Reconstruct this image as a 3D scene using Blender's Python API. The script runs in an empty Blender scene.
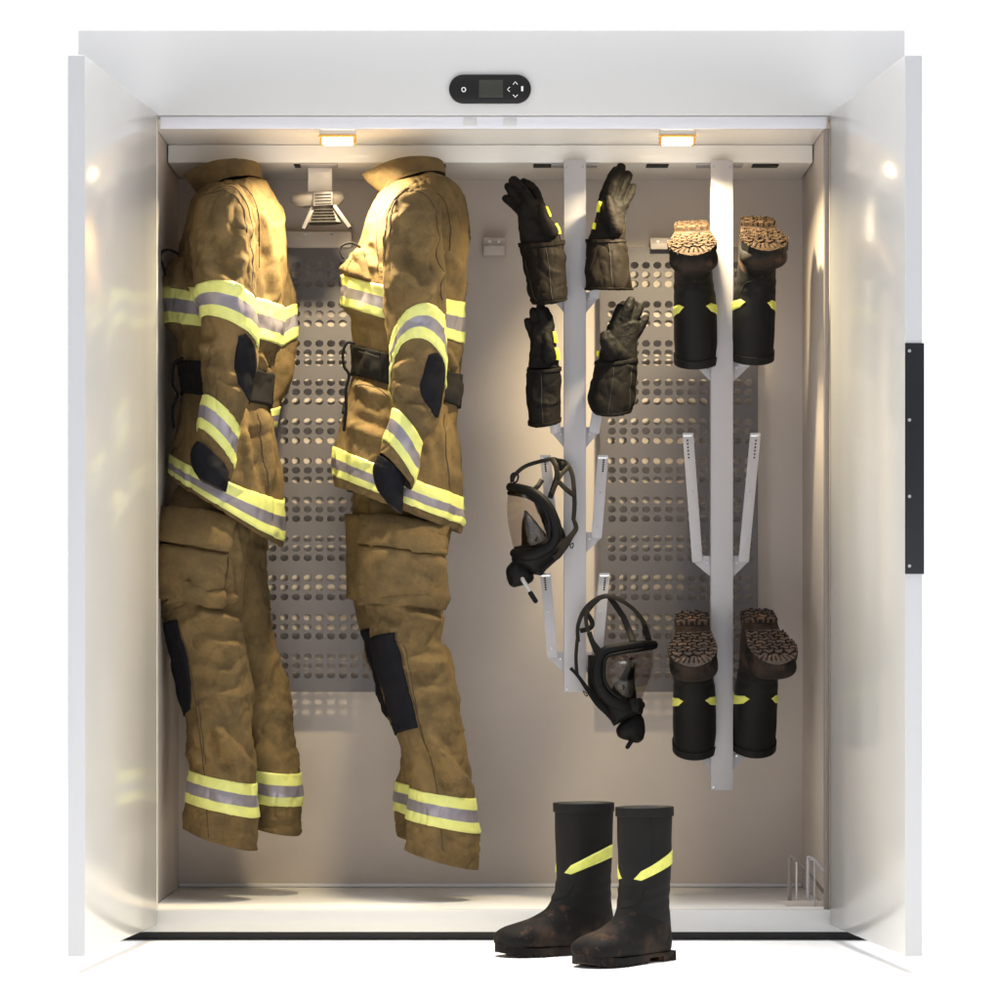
import bpy, bmesh, math, random
import numpy as np
from mathutils import Vector, Matrix

random.seed(4)
R = math.radians
sc = bpy.context.scene
COL = sc.collection

# ------------------------------------------------------------------ camera model
D, S, CX, CY, CZ = 7.7, 430.0, 493.0, 642.0, 0.695   # distance, px per metre at y=0, axis in the photo, eye height


def P(px, py, y):
    """World point of a photo position for a thing standing at depth y."""
    r = (y + D) / D
    return np.array(((px - CX) / S * r, y, CZ + (CY - py) / S * r))


def proj(pts):
    r = D / (pts[..., 1] + D)
    return np.stack((CX + pts[..., 0] * r * S, CY - (pts[..., 2] - CZ) * r * S), -1)


def unit(v):
    v = np.asarray(v, float)
    return v / np.maximum(np.linalg.norm(v, axis=-1, keepdims=True), 1e-12)


# ------------------------------------------------------------------ noise
def _hash(ix, iy, iz, seed):
    n = (ix * 374761393 + iy * 668265263 + iz * 2147483647 + seed * 974711) & 0xFFFFFFFF
    n = ((n ^ (n >> 13)) * 1274126177) & 0xFFFFFFFF
    n = (n ^ (n >> 16)) & 0xFFFFFFFF
    return n / 4294967295.0


def vnoise(p, seed=0):
    p = np.asarray(p, float) + 100.0
    i = np.floor(p).astype(np.int64)
    f = p - i
    f = f * f * f * (f * (f * 6 - 15) + 10)
    out = 0
    for dx in (0, 1):
        for dy in (0, 1):
            for dz in (0, 1):
                w = (f[..., 0] if dx else 1 - f[..., 0]) * (f[..., 1] if dy else 1 - f[..., 1]) * (f[..., 2] if dz else 1 - f[..., 2])
                out = out + w * _hash(i[..., 0] + dx, i[..., 1] + dy, i[..., 2] + dz, seed)
    return out * 2 - 1


# ------------------------------------------------------------------ materials
def material(name, color, rough=0.5, metal=0.0, var=None, vscale=8.0, vlo=.4, vhi=.6, bump=0.0, bscale=300.0, bdist=.002,
             coat=0.0, spec=0.5, sheen=0.0, detail=6, second=None, sscale=40.0, slo=.55, shi=.7, weave=0.0, rvar=0.0, coatr=.08, third=None, tscale=10.0, nrough=.6):
    m = bpy.data.materials.new(name)
    m.use_nodes = True
    nt = m.node_tree
    b = nt.nodes['Principled BSDF']
    b.inputs['Base Color'].default_value = (*color, 1)
    b.inputs['Roughness'].default_value = rough
    b.inputs['Metallic'].default_value = metal
    b.inputs['Specular IOR Level'].default_value = spec
    b.inputs['Coat Weight'].default_value = coat
    b.inputs['Coat Roughness'].default_value = coatr
    b.inputs['Sheen Weight'].default_value = sheen
    if sheen:
        b.inputs['Sheen Tint'].default_value = (*color, 1)
    tc = nt.nodes.new('ShaderNodeTexCoord')
    N = lambda t: nt.nodes.new(t)
    L = nt.links.new

    def noise(scale, det=6, rgh=.6):
        n = N('ShaderNodeTexNoise')
        n.inputs['Scale'].default_value = scale
        n.inputs['Detail'].default_value = det
        n.inputs['Roughness'].default_value = rgh
        L(tc.outputs['Object'], n.inputs['Vector'])
        return n

    col = None
    for tint, s, lo, hi in ((var, vscale, vlo, vhi), (third, tscale, .54, .72), (second, sscale, slo, shi)):
        if tint is None:
            continue
        n = noise(s, detail, nrough)
        mr = N('ShaderNodeMapRange')
        mr.inputs['From Min'].default_value = lo
        mr.inputs['From Max'].default_value = hi
        L(n.outputs['Fac'], mr.inputs['Value'])
        mx = N('ShaderNodeMix')
        mx.data_type = 'RGBA'
        L(mr.outputs['Result'], mx.inputs['Factor'])
        if col is None:
            mx.inputs['A'].default_value = (*color, 1)
        else:
            L(col, mx.inputs['A'])
        mx.inputs['B'].default_value = (*tint, 1)
        col = mx.outputs['Result']
    if col is not None:
        L(col, b.inputs['Base Color'])
    if rvar:
        n = noise(vscale * 2)
        mr = N('ShaderNodeMapRange')
        mr.inputs['From Min'].default_value = .3
        mr.inputs['From Max'].default_value = .7
        mr.inputs['To Min'].default_value = max(rough - rvar, 0)
        mr.inputs['To Max'].default_value = min(rough + rvar, 1)
        L(n.outputs['Fac'], mr.inputs['Value'])
        L(mr.outputs['Result'], b.inputs['Roughness'])
    if bump or weave:
        bp = N('ShaderNodeBump')
        bp.inputs['Strength'].default_value = max(bump, weave)
        bp.inputs['Distance'].default_value = bdist
        n = noise(bscale, 4, .6)
        h = n.outputs['Fac']
        if weave:
            ad = None
            for ax in ('X', 'Z'):
                w = N('ShaderNodeTexWave')
                w.bands_direction = ax
                w.inputs['Scale'].default_value = 90
                w.inputs['Distortion'].default_value = 1.5
                L(tc.outputs['Object'], w.inputs['Vector'])
                a = N('ShaderNodeMath')
                a.operation = 'ADD'
                L(w.outputs['Fac'], a.inputs[0])
                L(ad if ad else h, a.inputs[1])
                ad = a.outputs[0]
            h = ad
        L(h, bp.inputs['Height'])
        L(bp.outputs['Normal'], b.inputs['Normal'])
    return m


M = {}
M['white'] = material('white_paint', (.585, .583, .581), .34, coat=.25, bump=.05, bscale=500, bdist=.0006, coatr=.2)
M['door'] = material('door_paint', (.555, .55, .54), .5, coat=1.0, spec=.1, bump=.03, bscale=25, bdist=.0008, coatr=.15)
M['door'].node_tree.nodes['Principled BSDF'].inputs['Coat IOR'].default_value = 1.65
M['edge'] = material('door_edge_paint', (.475, .48, .495), .4)
M['inner'] = material('inner_steel', (.585, .52, .475), .46, metal=.0, bump=.08, bscale=700, bdist=.0006, var=(.55, .488, .447), vscale=3, rvar=.06)
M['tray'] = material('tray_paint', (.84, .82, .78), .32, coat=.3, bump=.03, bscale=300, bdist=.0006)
M['lip'] = material('lip_paint', (.70, .70, .75), .3, coat=.3)
M['perf'] = material('perforated_steel', (.140, .130, .138), .42, metal=.2, bump=.06, bscale=600, bdist=.0005)
M['rack'] = material('rack_paint', (.385, .375, .40), .38, bump=.05, bscale=500, bdist=.0005)
M['screw'] = material('screw_steel', (.6, .6, .6), .25, metal=.9)
M['hole'] = material('hole_black', (.012, .011, .011), .7)
M['plinth'] = material('plinth_black', (.012, .012, .014), .5)
M['shade_brown'] = material('painted_shade_brown', (.20, .17, .155), .6)  # painted shade, for the door gap and the left bracket frame
M['blackplastic'] = material('black_plastic', (.011, .010, .010), .34, spec=.3, bump=.1, bscale=900, bdist=.0003)
M['screen'] = material('screen_glass', (.035, .037, .028), .22)
M['icon'] = material('icon_white', (.85, .85, .85), .5)
M['handle'] = material('handle_black', (.010, .011, .014), .45, spec=.25, bump=.08, bscale=700, bdist=.0003)
M['fabric'] = material('turnout_cloth', (.172, .115, .048), .88, var=(.092, .065, .031), vscale=5.5, vlo=.40, vhi=.60, second=(.060, .042, .022),
                       sscale=16, slo=.52, shi=.72, bump=.6, bscale=160, bdist=.0014, third=(.225, .138, .050), tscale=8, detail=12, nrough=.74, sheen=.15, spec=.2)
M['lining'] = material('dark_lining', (.035, .026, .018), .9)
M['seam'] = material('seam_thread', (.055, .035, .016), .9)
M['yellow'] = material('lime_tape', (.66, .68, .21), .42, bump=.35, bscale=70, bdist=.0012, var=(.58, .61, .19), vscale=24, second=(.40, .41, .13), sscale=30, slo=.6, shi=.85, detail=10, sheen=.1)
M['silver'] = material('silver_tape', (.27, .25, .29), .33, metal=.35, bump=.35, bscale=70, bdist=.0012, var=(.22, .205, .24), vscale=15)
M['patch'] = material('black_patch', (.0065, .007, .010), .8, spec=.1, bump=.25, bscale=500, bdist=.0006, var=(.010, .010, .013), vscale=14)
M['belt'] = material('black_webbing', (.010, .009, .009), .8, spec=.2, weave=.3, bscale=800, bdist=.0006)
M['cord'] = material('black_cord', (.008, .008, .009), .8, spec=.1)
M['rubber'] = material('boot_rubber', (.0075, .0075, .008), .58, spec=.12, bump=.12, bscale=350, bdist=.0006, var=(.011, .0105, .010), vscale=12, rvar=.08)
M['toe'] = material('dusty_boot_rubber', (.0085, .008, .008), .74, spec=.1, var=(.060, .038, .027), vscale=8, vlo=.46, vhi=.76, second=(.09, .045, .027), sscale=35, slo=.58, shi=.78,
                    bump=.25, bscale=250, bdist=.001)
M['sole'] = material('groove_rubber', (.016, .012, .010), .9, spec=.1, var=(.035, .022, .014), vscale=30)
M['lug'] = material('muddy_lug', (.058, .036, .022), .9, spec=.08, var=(.030, .019, .012), vscale=22, second=(.105, .072, .048), sscale=60, bump=.4, bscale=300, bdist=.001)
M['lugdark'] = material('worn_lug', (.075, .045, .030), .75, var=(.035, .025, .020), vscale=18, second=(.21, .10, .055), sscale=45, slo=.56, shi=.7, bump=.4, bscale=300, bdist=.001)
M['stripe'] = material('boot_reflector', (.66, .68, .13), .45, bump=.2, bscale=90, bdist=.0008, var=(.56, .57, .12), vscale=40)
M['leather'] = material('glove_leather', (.0062, .0055, .005), .66, bump=.6, bscale=110, bdist=.002, var=(.012, .0095, .0078), vscale=18, rvar=.1, spec=.1)
M['leather2'] = material('glove_leather_black', (.0065, .006, .006), .64, bump=.6, bscale=110, bdist=.002, var=(.010, .009, .008), vscale=18, rvar=.1, spec=.1)
M['cuff'] = material('glove_cuff_leather', (.0115, .009, .0075), .64, bump=.5, bscale=120, bdist=.0016, var=(.009, .007, .0055), vscale=12, rvar=.08, spec=.06)
M['cuff2'] = material('glove_cuff_black', (.008, .0075, .0072), .64, bump=.5, bscale=120, bdist=.0016, var=(.0125, .0105, .009), vscale=12, rvar=.08, spec=.07)
M['piping'] = material('yellow_piping', (.78, .76, .03), .5)
M['mask'] = material('mask_rubber', (.005, .005, .0055), .5, spec=.14, bump=.1, bscale=400, bdist=.0005)
M['strap'] = material('mask_strap', (.0075, .0065, .006), .55, var=(.017, .013, .009), vscale=20, spec=.2)
M['hose'] = material('grey_fitting', (.42, .41, .40), .4)
M['amber'] = material('amber_plastic', (.80, .42, .06), .3)
M['nozzle'] = material('nozzle_grey', (.27, .25, .235), .45, bump=.05, bscale=400, bdist=.0005)
M['ground'] = material('studio_white', (.92, .92, .92), .9, spec=.1)


def glass_mat():
    m = bpy.data.materials.new('visor_lens')
    m.use_nodes = True
    nt = m.node_tree
    b = nt.nodes['Principled BSDF']
    b.inputs['Base Color'].default_value = (.62, .58, .54, 1)
    b.inputs['Roughness'].default_value = .06
    b.inputs['Transmission Weight'].default_value = 1
    b.inputs['IOR'].default_value = 1.25
    tr = nt.nodes.new('ShaderNodeBsdfTransparent')
    tr.inputs['Color'].default_value = (.80, .76, .74, 1)
    mx = nt.nodes.new('ShaderNodeMixShader')
    gl = nt.nodes.new('ShaderNodeBsdfGlossy')
    gl.inputs['Roughness'].default_value = .08
    lw = nt.nodes.new('ShaderNodeLayerWeight')
    lw.inputs['Blend'].default_value = .5
    pw = nt.nodes.new('ShaderNodeMath')
    pw.operation = 'POWER'
    pw.inputs[1].default_value = 4.0
    nt.links.new(lw.outputs['Facing'], pw.inputs[0])
    fr = nt.nodes.new('ShaderNodeMapRange')
    fr.inputs['To Min'].default_value = .03
    fr.inputs['To Max'].default_value = .6
    nt.links.new(pw.outputs[0], fr.inputs['Value'])
    nt.links.new(fr.outputs[0], mx.inputs[0])
    nt.links.new(tr.outputs[0], mx.inputs[1])
    nt.links.new(gl.outputs[0], mx.inputs[2])
    nt.links.new(mx.outputs[0], nt.nodes['Material Output'].inputs['Surface'])
    return m


M['lens'] = glass_mat()


def glow(name, color, strength):
    m = bpy.data.materials.new(name)
    m.use_nodes = True
    b = m.node_tree.nodes['Principled BSDF']
    b.inputs['Base Color'].default_value = (.9, .85, .7, 1)
    b.inputs['Emission Color'].default_value = (*color, 1)
    b.inputs['Emission Strength'].default_value = strength
    return m


M['glow'] = glow('lamp_diffuser', (1, .80, .46), 20.0)

# ------------------------------------------------------------------ object helpers
ORG = {}


def thing(name, label, cat, loc, group=None):
    o = bpy.data.objects.new(name, None)
    COL.objects.link(o)
    o.location = loc
    o.empty_display_size = .05
    o['label'] = label
    o['category'] = cat
    if group:
        o['group'] = group
    ORG[o.name] = np.array(loc, float)
    return o


def part(name, verts, faces, mats, parent, smooth=True, mi=None, label=None):
    """One mesh object; verts in world space, stored relative to the thing's base."""
    verts = np.asarray(verts, float)
    org = ORG.get(parent.name, np.zeros(3)) if parent is not None else np.zeros(3)
    me = bpy.data.meshes.new(name)
    me.from_pydata((verts - org).tolist(), [], [list(map(int, f)) for f in faces])
    if not isinstance(mats, (list, tuple)):
        mats = [mats]
    for m in mats:
        me.materials.append(m)
    if mi is not None:
        for p, k in zip(me.polygons, mi):
            p.material_index = int(k)
    if smooth is True:
        for p in me.polygons:
            p.use_smooth = True
    bm = bmesh.new()
    bm.from_mesh(me)
    bmesh.ops.recalc_face_normals(bm, faces=bm.faces)
    bm.to_mesh(me)
    bm.free()
    o = bpy.data.objects.new(name, me)
    COL.objects.link(o)
    if parent is not None:
        o.parent = parent
        ORG[o.name] = org
    if smooth == 'auto':
        for p in me.polygons:
            p.use_smooth = True
        me.set_sharp_from_angle(angle=R(25))
    if label:
        o['label'] = label
    return o


def box(name, x0, x1, y0, y1, z0, z1, mat, parent, bev=.002, label=None):
    bm = bmesh.new()
    vs = [bm.verts.new(v) for v in ((x0, y0, z0), (x1, y0, z0), (x1, y1, z0), (x0, y1, z0), (x0, y0, z1), (x1, y0, z1), (x1, y1, z1), (x0, y1, z1))]
    for f in ((0, 3, 2, 1), (4, 5, 6, 7), (0, 1, 5, 4), (1, 2, 6, 5), (2, 3, 7, 6), (3, 0, 4, 7)):
        bm.faces.new([vs[i] for i in f])
    if bev:
        bmesh.ops.bevel(bm, geom=bm.edges[:], offset=bev, segments=2, profile=.5, affect='EDGES')
    return from_bm(name, bm, mat, parent, label)


def from_bm(name, bm, mat, parent, label=None):
    bm.verts.index_update()
    v = [tuple(x.co) for x in bm.verts]
    f = [[q.index for q in x.verts] for x in bm.faces]
    bm.free()
    return part(name, v, f, mat, parent, smooth='auto', label=label)


def prism(name, poly, axis, thick, mat, parent, bev=.0012, extra=None):
    """Closed polygon (world points) pushed along axis by thick."""
    bm = bmesh.new()
    a = np.asarray(axis, float) * thick
    lo = [bm.verts.new(p) for p in poly]
    hi = [bm.verts.new(np.asarray(p) + a) for p in poly]
    n = len(poly)
    bm.faces.new(lo)
    bm.faces.new(hi[::-1])
    for i in range(n):
        bm.faces.new((lo[i], hi[i], hi[(i + 1) % n], lo[(i + 1) % n]))
    bmesh.ops.recalc_face_normals(bm, faces=bm.faces)
    if bev:
        bmesh.ops.bevel(bm, geom=bm.edges[:], offset=bev, segments=2, profile=.5, affect='EDGES')
    return from_bm(name, bm, mat, parent)


def pxprism(name, poly, y, thick, mat, parent, bev=.0012):
    return prism(name, [P(a, b, y) for a, b in poly], (0, 1, 0), thick, mat, parent, bev)


def cyl_geo(c, axis, r, h, n=16, r2=None):
    axis = unit(axis)
    t = np.array((0, 0, 1.)) if abs(axis[2]) < .9 else np.array((1., 0, 0))
    u = unit(np.cross(axis, t))
    w = np.cross(axis, u)
    r2 = r if r2 is None else r2
    v, f = [], []
    for k, (hh, rr) in enumerate(((0, r), (h, r2))):
        for i in range(n):
            a = 2 * math.pi * i / n
            v.append(c + axis * hh + (u * math.cos(a) + w * math.sin(a)) * rr)
    f.append(list(range(n))[::-1])
    f.append(list(range(n, 2 * n)))
    for i in range(n):
        j = (i + 1) % n
        f.append((i, j, n + j, n + i))
    return v, f


def cyl(name, c, axis, r, h, mat, parent, n=16, r2=None):
    v, f = cyl_geo(np.asarray(c, float), axis, r, h, n, r2)
    return part(name, v, f, mat, parent, smooth='auto')


def spline(pts, n):
    """Catmull-Rom through the rows of pts, n samples."""
    pts = np.asarray(pts, float)
    k = len(pts)
    if k == 2:
        t = np.linspace(0, 1, n)[:, None]
        return pts[0] * (1 - t) + pts[1] * t
    t = np.linspace(0, k - 1, n)
    i = np.minimum(t.astype(int), k - 2)
    f = (t - i)[:, None]
    g = lambda j: pts[np.clip(j, 0, k - 1)]
    p0, p1, p2, p3 = g(i - 1), g(i), g(i + 1), g(i + 2)
    p0 = np.where((i == 0)[:, None], 2 * p1 - p2, p0)
    p3 = np.where((i == k - 2)[:, None], 2 * p2 - p1, p3)
    return .5 * (2 * p1 + (p2 - p0) * f + (2 * p0 - 5 * p1 + 4 * p2 - p3) * f ** 2 + (3 * p1 - p0 - 3 * p2 + p3) * f ** 3)


def tube_geo(path, rad, n=10, cap=True, flat=1.0, up=None):
    """Tapered tube with rounded ends; flat<1 squashes it along 'up'."""
    path = np.asarray(path, float)
    k = len(path)
    rad = np.full(k, rad) if np.isscalar(rad) else np.asarray(rad, float)
    tan = unit(np.gradient(path, axis=0))
    up = np.array((0, -1., 0)) if up is None else np.asarray(up, float)
    v, f = [], []
    rings = []
    seq = []
    if cap:
        for a in (80, 50, 25):
            seq.append((0, -math.sin(R(a)), math.cos(R(a))))
    for i in range(k):
        seq.append((i, 0, 1))
    if cap:
        for a in (25, 50, 80):
            seq.append((k - 1, math.sin(R(a)), math.cos(R(a))))
    for i, s, c in seq:
        t = tan[i]
        w = unit(np.cross(t, up))
        if np.linalg.norm(np.cross(t, up)) < .05:
            w = unit(np.cross(t, (1, 0, 0)))
        q = np.cross(w, t)
        ctr = path[i] + t * rad[i] * s
        rings.append(len(v))
        for j in range(n):
            a = 2 * math.pi * j / n
            v.append(ctr + (w * math.cos(a) + q * math.sin(a) * flat) * rad[i] * c)
    for a, b in zip(rings[:-1], rings[1:]):
        for j in range(n):
            jj = (j + 1) % n
            f.append((a + j, a + jj, b + jj, b + j))
    f.append(list(range(rings[0], rings[0] + n))[::-1])
    f.append(list(range(rings[-1], rings[-1] + n)))
    return v, f


def tube(name, path, rad, mat, parent, n=10, samples=None, flat=1.0, up=None, cap=True):
    if samples:
        if not np.isscalar(rad):
            rad = spline(np.asarray(rad, float)[:, None], samples)[:, 0]
        path = spline(path, samples)
    v, f = tube_geo(path, rad, n, cap, flat, up)
    return part(name, v, f, mat, parent)


def ribbon(name, path, width, thick, mat, parent, normal=(0, -1, 0), samples=40, tilt=None):
    """Flat strap along a 3D path; its flat side faces 'normal' (array or one vector)."""
    path = spline(path, samples)
    tan = unit(np.gradient(path, axis=0))
    if np.ndim(normal) == 1:
        normal = np.tile(np.asarray(normal, float), (samples, 1))
    else:
        normal = spline(normal, samples)
    width = np.asarray(width) * (1.2 if name == 'head_strap' else 1.0)
    wd = np.full(samples, width) if np.ndim(width) == 0 else spline(np.asarray(width, float)[:, None], samples)[:, 0]
    side = unit(np.cross(tan, normal))
    nn = unit(np.cross(side, tan))
    v, f = [], []
    prof = [(-.5, -.3), (-.42, -.5), (.42, -.5), (.5, -.3), (.5, .3), (.42, .5), (-.42, .5), (-.5, .3)]
    for i in range(samples):
        for a, b in prof:
            v.append(path[i] + side[i] * a * wd[i] + nn[i] * b * thick)
    k = len(prof)
    for i in range(samples - 1):
        for j in range(k):
            jj = (j + 1) % k
            f.append((i * k + j, i * k + jj, (i + 1) * k + jj, (i + 1) * k + j))
    f.append(list(range(k))[::-1])
    f.append(list(range((samples - 1) * k, samples * k)))
    return part(name, v, f, mat, parent)


# ------------------------------------------------------------------ lofted cloth
class Loft:
    """A skin through rings. Ring = left end, right end, half depth and the lift of its near side."""

    def __init__(self, L, Rr, b, bow, ex=None, pinch=None, W=(0, -1, 0), BOW=(0, 0, 1), NU=128, per=14, linear=()):
        rows = np.hstack((np.asarray(L, float), np.asarray(Rr, float), np.asarray(b, float)[:, None], np.asarray(bow, float)[:, None],
                          (np.full(len(b), 1.) if ex is None else np.asarray(ex, float))[:, None],
                          (np.zeros(len(b)) if pinch is None else np.asarray(pinch, float))[:, None]))
        self.k = len(rows)
        self.NV = (self.k - 1) * per + 1
        self.NU = NU
        g = spline(rows, self.NV)
        th = 2 * math.pi * np.arange(NU) / NU
        c, s = np.cos(th), np.sin(th)
        e = g[:, 8:9]
        cc = np.sign(c) * np.abs(c) ** e
        ss = np.sign(s) * np.abs(s) ** e
        ss = ss * (1 - g[:, 9:10] * np.maximum(0, -cc) ** 2)
        C = (g[:, 0:3] + g[:, 3:6]) / 2
        U = (g[:, 3:6] - g[:, 0:3]) / 2
        W = np.asarray(W, float)
        BOW = np.asarray(BOW, float)
        self.G = C[:, None] + U[:, None] * cc[..., None] + (W * g[:, 6:7] + BOW * g[:, 7:8])[:, None] * ss[..., None]
        self.normals()

    def normals(self):
        du = np.roll(self.G, -1, 1) - np.roll(self.G, 1, 1)
        dv = np.gradient(self.G, axis=0)
        n = unit(np.cross(du, dv))
        ctr = self.G.mean(1, keepdims=True)
        if ((self.G - ctr) * n).sum() < 0:
            n = -n
        self.N = n

    def wrinkle(self, folds=(), amp=.003, scale=(14, 14, 14), seed=1, amp2=.0017, scale2=(40, 40, 40), fs=1.9):
        px = proj(self.G)
        near = np.clip(-self.N[..., 1] * 2 + .4, 0, 1)
        d = np.zeros(self.G.shape[:2])
        for x0, y0, x1, y1, a, w in folds:
            ax, ay = x1 - x0, y1 - y0
            ln = math.hypot(ax, ay)
            t = ((px[..., 0] - x0) * ax + (px[..., 1] - y0) * ay) / ln ** 2
            dist = ((px[..., 0] - x0) * ay - (px[..., 1] - y0) * ax) / ln
            along = np.exp(-np.clip(np.abs(t - .5) - .32, 0, None) ** 2 / .03)
            q = dist / w
            d += near * a * .001 * fs * along * (np.exp(-q * q) - .55 * np.exp(-((q - 1.6) ** 2)))
        d += amp * vnoise(self.G * np.array(scale), seed) + amp2 * vnoise(self.G * np.array(scale2), seed + 7)
        # sharp creases where the noise folds over
        q = self.G * np.array(scale)
        q = q + .6 * np.stack([vnoise(q * .7 + 9 * k, seed + 20 + k) for k in range(3)], -1)
        r = 1 - np.abs(vnoise(q * 1.1 + 3, seed + 3))
        d += amp * 1.1 * (r ** 4 - .3)
        r = 1 - np.abs(vnoise(q * 2.3 + 5, seed + 4))
        d -= amp * .8 * (r ** 6 - .15)
        self.G = self.G + self.N * d[..., None]
        self.normals()
        return self

    def at(self, u, v):
        """u in turns, v in rows (0..k-1)"""
        x = (np.asarray(u, float) % 1.0) * self.NU
        y = np.clip(np.asarray(v, float) / (self.k - 1) * (self.NV - 1), 0, self.NV - 1.001)
        i = x.astype(int)
        j = y.astype(int)
        fx = (x - i)[..., None]
        fy = (y - j)[..., None]
        i1 = (i + 1) % self.NU
        i = i % self.NU
        out = []
        for A in (self.G, self.N):
            out.append((A[j, i] * (1 - fx) + A[j, i1] * fx) * (1 - fy) + (A[j + 1, i] * (1 - fx) + A[j + 1, i1] * fx) * fy)
        return out[0], unit(out[1])

    def uv(self, px, py):
        q = proj(self.G)
        d = (q[..., 0] - px) ** 2 + (q[..., 1] - py) ** 2
        half = np.zeros(self.NU, bool)
        half[0:self.NU // 2 + 1] = True
        d = np.where(half[None, :], d, 1e9)
        j, i = np.unravel_index(np.argmin(d), d.shape)
        return i / self.NU, j * (self.k - 1) / (self.NV - 1)

    def skin(self, name, mat, parent, inner=None, open_end=True, v0=0, v1=None, hem=.02, cap0=True):
        nu, nv = self.NU, self.NV
        a0 = 0 if not v0 else int(round(v0 / (self.k - 1) * (nv - 1)))
        a1 = nv - 1 if v1 is None else int(round(v1 / (self.k - 1) * (nv - 1)))
        G = self.G[a0:a1 + 1]
        rows = [G[i] for i in range(len(G))]
        mi_rows = [0] * (len(rows) - 1)
        if open_end:
            last = G[-1]
            c = last.mean(0)
            dirv = unit(G[-6].mean(0) - c)
            for s, h in ((.985, .0), (.90, hem * .6), (.82, hem * 2)):
                rows.append(c + (last - c) * s + dirv * h)
                mi_rows.append(1 if inner is not None else 0)
        v = np.concatenate(rows)
        n = len(rows)
        f, mi = [], []
        for i in range(n - 1):
            for j in range(nu):
                jj = (j + 1) % nu
                f.append((i * nu + j, i * nu + jj, (i + 1) * nu + jj, (i + 1) * nu + j))
                mi.append(mi_rows[i])
        v = list(v)
        if cap0:
            v.append(rows[0].mean(0))
            for j in range(nu):
                f.append((len(v) - 1, (j + 1) % nu, j))
                mi.append(0)
        v.append(rows[-1].mean(0))
        for j in range(nu):
            f.append((len(v) - 1, (n - 1) * nu + j, (n - 1) * nu + (j + 1) % nu))
            mi.append(mi_rows[-1])
        return part(name, v, f, [mat] + ([inner] if inner is not None else []), parent, mi=mi)

    def sheet(self, name, uvg, off, thick, mats, parent, mi=None, closed=False, puff=0.0):
        """Solid patch lying on the skin. uvg: [rows, cols, 2]."""
        uvg = np.asarray(uvg, float)
        nr, ncol = uvg.shape[:2]
        p, n = self.at(uvg[..., 0], uvg[..., 1])
        h = np.full((nr, ncol), off + thick)
        if puff:
            a = np.sin(np.linspace(0, 1, nr) * math.pi)[:, None] ** .5
            b = 1 if closed else np.sin(np.linspace(0, 1, ncol) * math.pi)[None, :] ** .5
            h = h + puff * a * b
        top = p + n * h[..., None]
        bot = p + n * (off - .004)
        v = np.concatenate((top.reshape(-1, 3), bot.reshape(-1, 3)))
        f, m = [], []
        o = nr * ncol
        cc = ncol if closed else ncol - 1
        for i in range(nr - 1):
            for j in range(cc):
                jj = (j + 1) % ncol
                f.append((i * ncol + j, i * ncol + jj, (i + 1) * ncol + jj, (i + 1) * ncol + j))
                m.append(mi[i] if mi is not None else 0)
        for i in (0, nr - 1):
            for j in range(cc):
                jj = (j + 1) % ncol
                f.append((i * ncol + j, i * ncol + jj, o + i * ncol + jj, o + i * ncol + j))
                m.append(mi[min(i, nr - 2)] if mi is not None else 0)
        if not closed:
            for j in (0, ncol - 1):
                for i in range(nr - 1):
                    f.append((i * ncol + j, (i + 1) * ncol + j, o + (i + 1) * ncol + j, o + i * ncol + j))
                    m.append(mi[i] if mi is not None else 0)
        return part(name, v, f, mats, parent, mi=m)

    def band(self, name, v0, v1, mats, parent, thick=.0022, split=None, off=0.001, n=None):
        n = n or 13
        uu = np.arange(self.NU) / self.NU
        vv = np.linspace(v0, v1, n)
        g = np.stack(np.meshgrid(uu, vv), -1)
        mi = None
        if split:
            mi = [1 if split[0] <= (i + .5) / (n - 1) < split[1] else 0 for i in range(n - 1)]
        return self.sheet(name, g, off, thick, mats, parent, mi, closed=True)

    def quad(self, name, corners, mat, parent, thick=.003, n=(16, 16), puff=0.0, off=.0, grow=(0, 0)):
        """corners in the photo: TL TR BR BL (each an edge may carry a list of points)"""
        c = [self.uv(*q) for q in corners]
        c = [np.array(q) for q in c]
        c[0][0] += grow[0]
        c[3][0] += grow[0]
        c[1][0] -= grow[1]
        c[2][0] -= grow[1]
        a = np.linspace(0, 1, n[0])[:, None, None]
        b = np.linspace(0, 1, n[1])[None, :, None]
        g = (1 - a) * ((1 - b) * c[0] + b * c[1]) + a * ((1 - b) * c[3] + b * c[2])
        return self.sheet(name, g, off, thick, mat, parent, puff=puff)

    def poly(self, name, left, right, mat, parent, thick=.003, nr=24, ncol=12, puff=0.0, off=0.0):
        """patch between two photo polylines running top to bottom"""
        l = spline([self.uv(*q) for q in left], nr)
        r = spline([self.uv(*q) for q in right], nr)
        b = np.linspace(0, 1, ncol)[None, :, None]
        return self.sheet(name, l[:, None] * (1 - b) + r[:, None] * b, off, thick, mat, parent, puff=puff)

    def line(self, name, pts, mat, parent, r=.0012, n=40):
        uv = spline([self.uv(*q) for q in pts], n)
        p, nn = self.at(uv[:, 0], uv[:, 1])
        v, f = tube_geo(p + nn * r * .3, r, 6)
        return part(name, v, f, mat, parent)


def pxloft(rows, y, **kw):
    """rows: xl, yl, xr, yr, half depth, bow px [, y shift [, exponent [, pinch]]]"""
    L, Q, b, bow, ex, pi = [], [], [], [], [], []
    for r in rows:
        r = list(r) + [0, 1.0, 0][len(r) - 6:]
        yy = y + r[6]
        L.append(P(r[0], r[1], yy))
        Q.append(P(r[2], r[3], yy))
        b.append(r[4])
        bow.append(r[5] / S)
        ex.append(r[7])
        pi.append(r[8])
    return Loft(L, Q, b, bow, ex, pi, **kw)


# ------------------------------------------------------------------ setting
g = 60
gm = part('ground', [(-7.5, -9, 0), (7.5, -9, 0), (7.5, 8.5, 0), (-7.5, 8.5, 0)], [(0, 1, 2, 3)], M['ground'], None, smooth=False)
gm['kind'] = 'structure'

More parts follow.
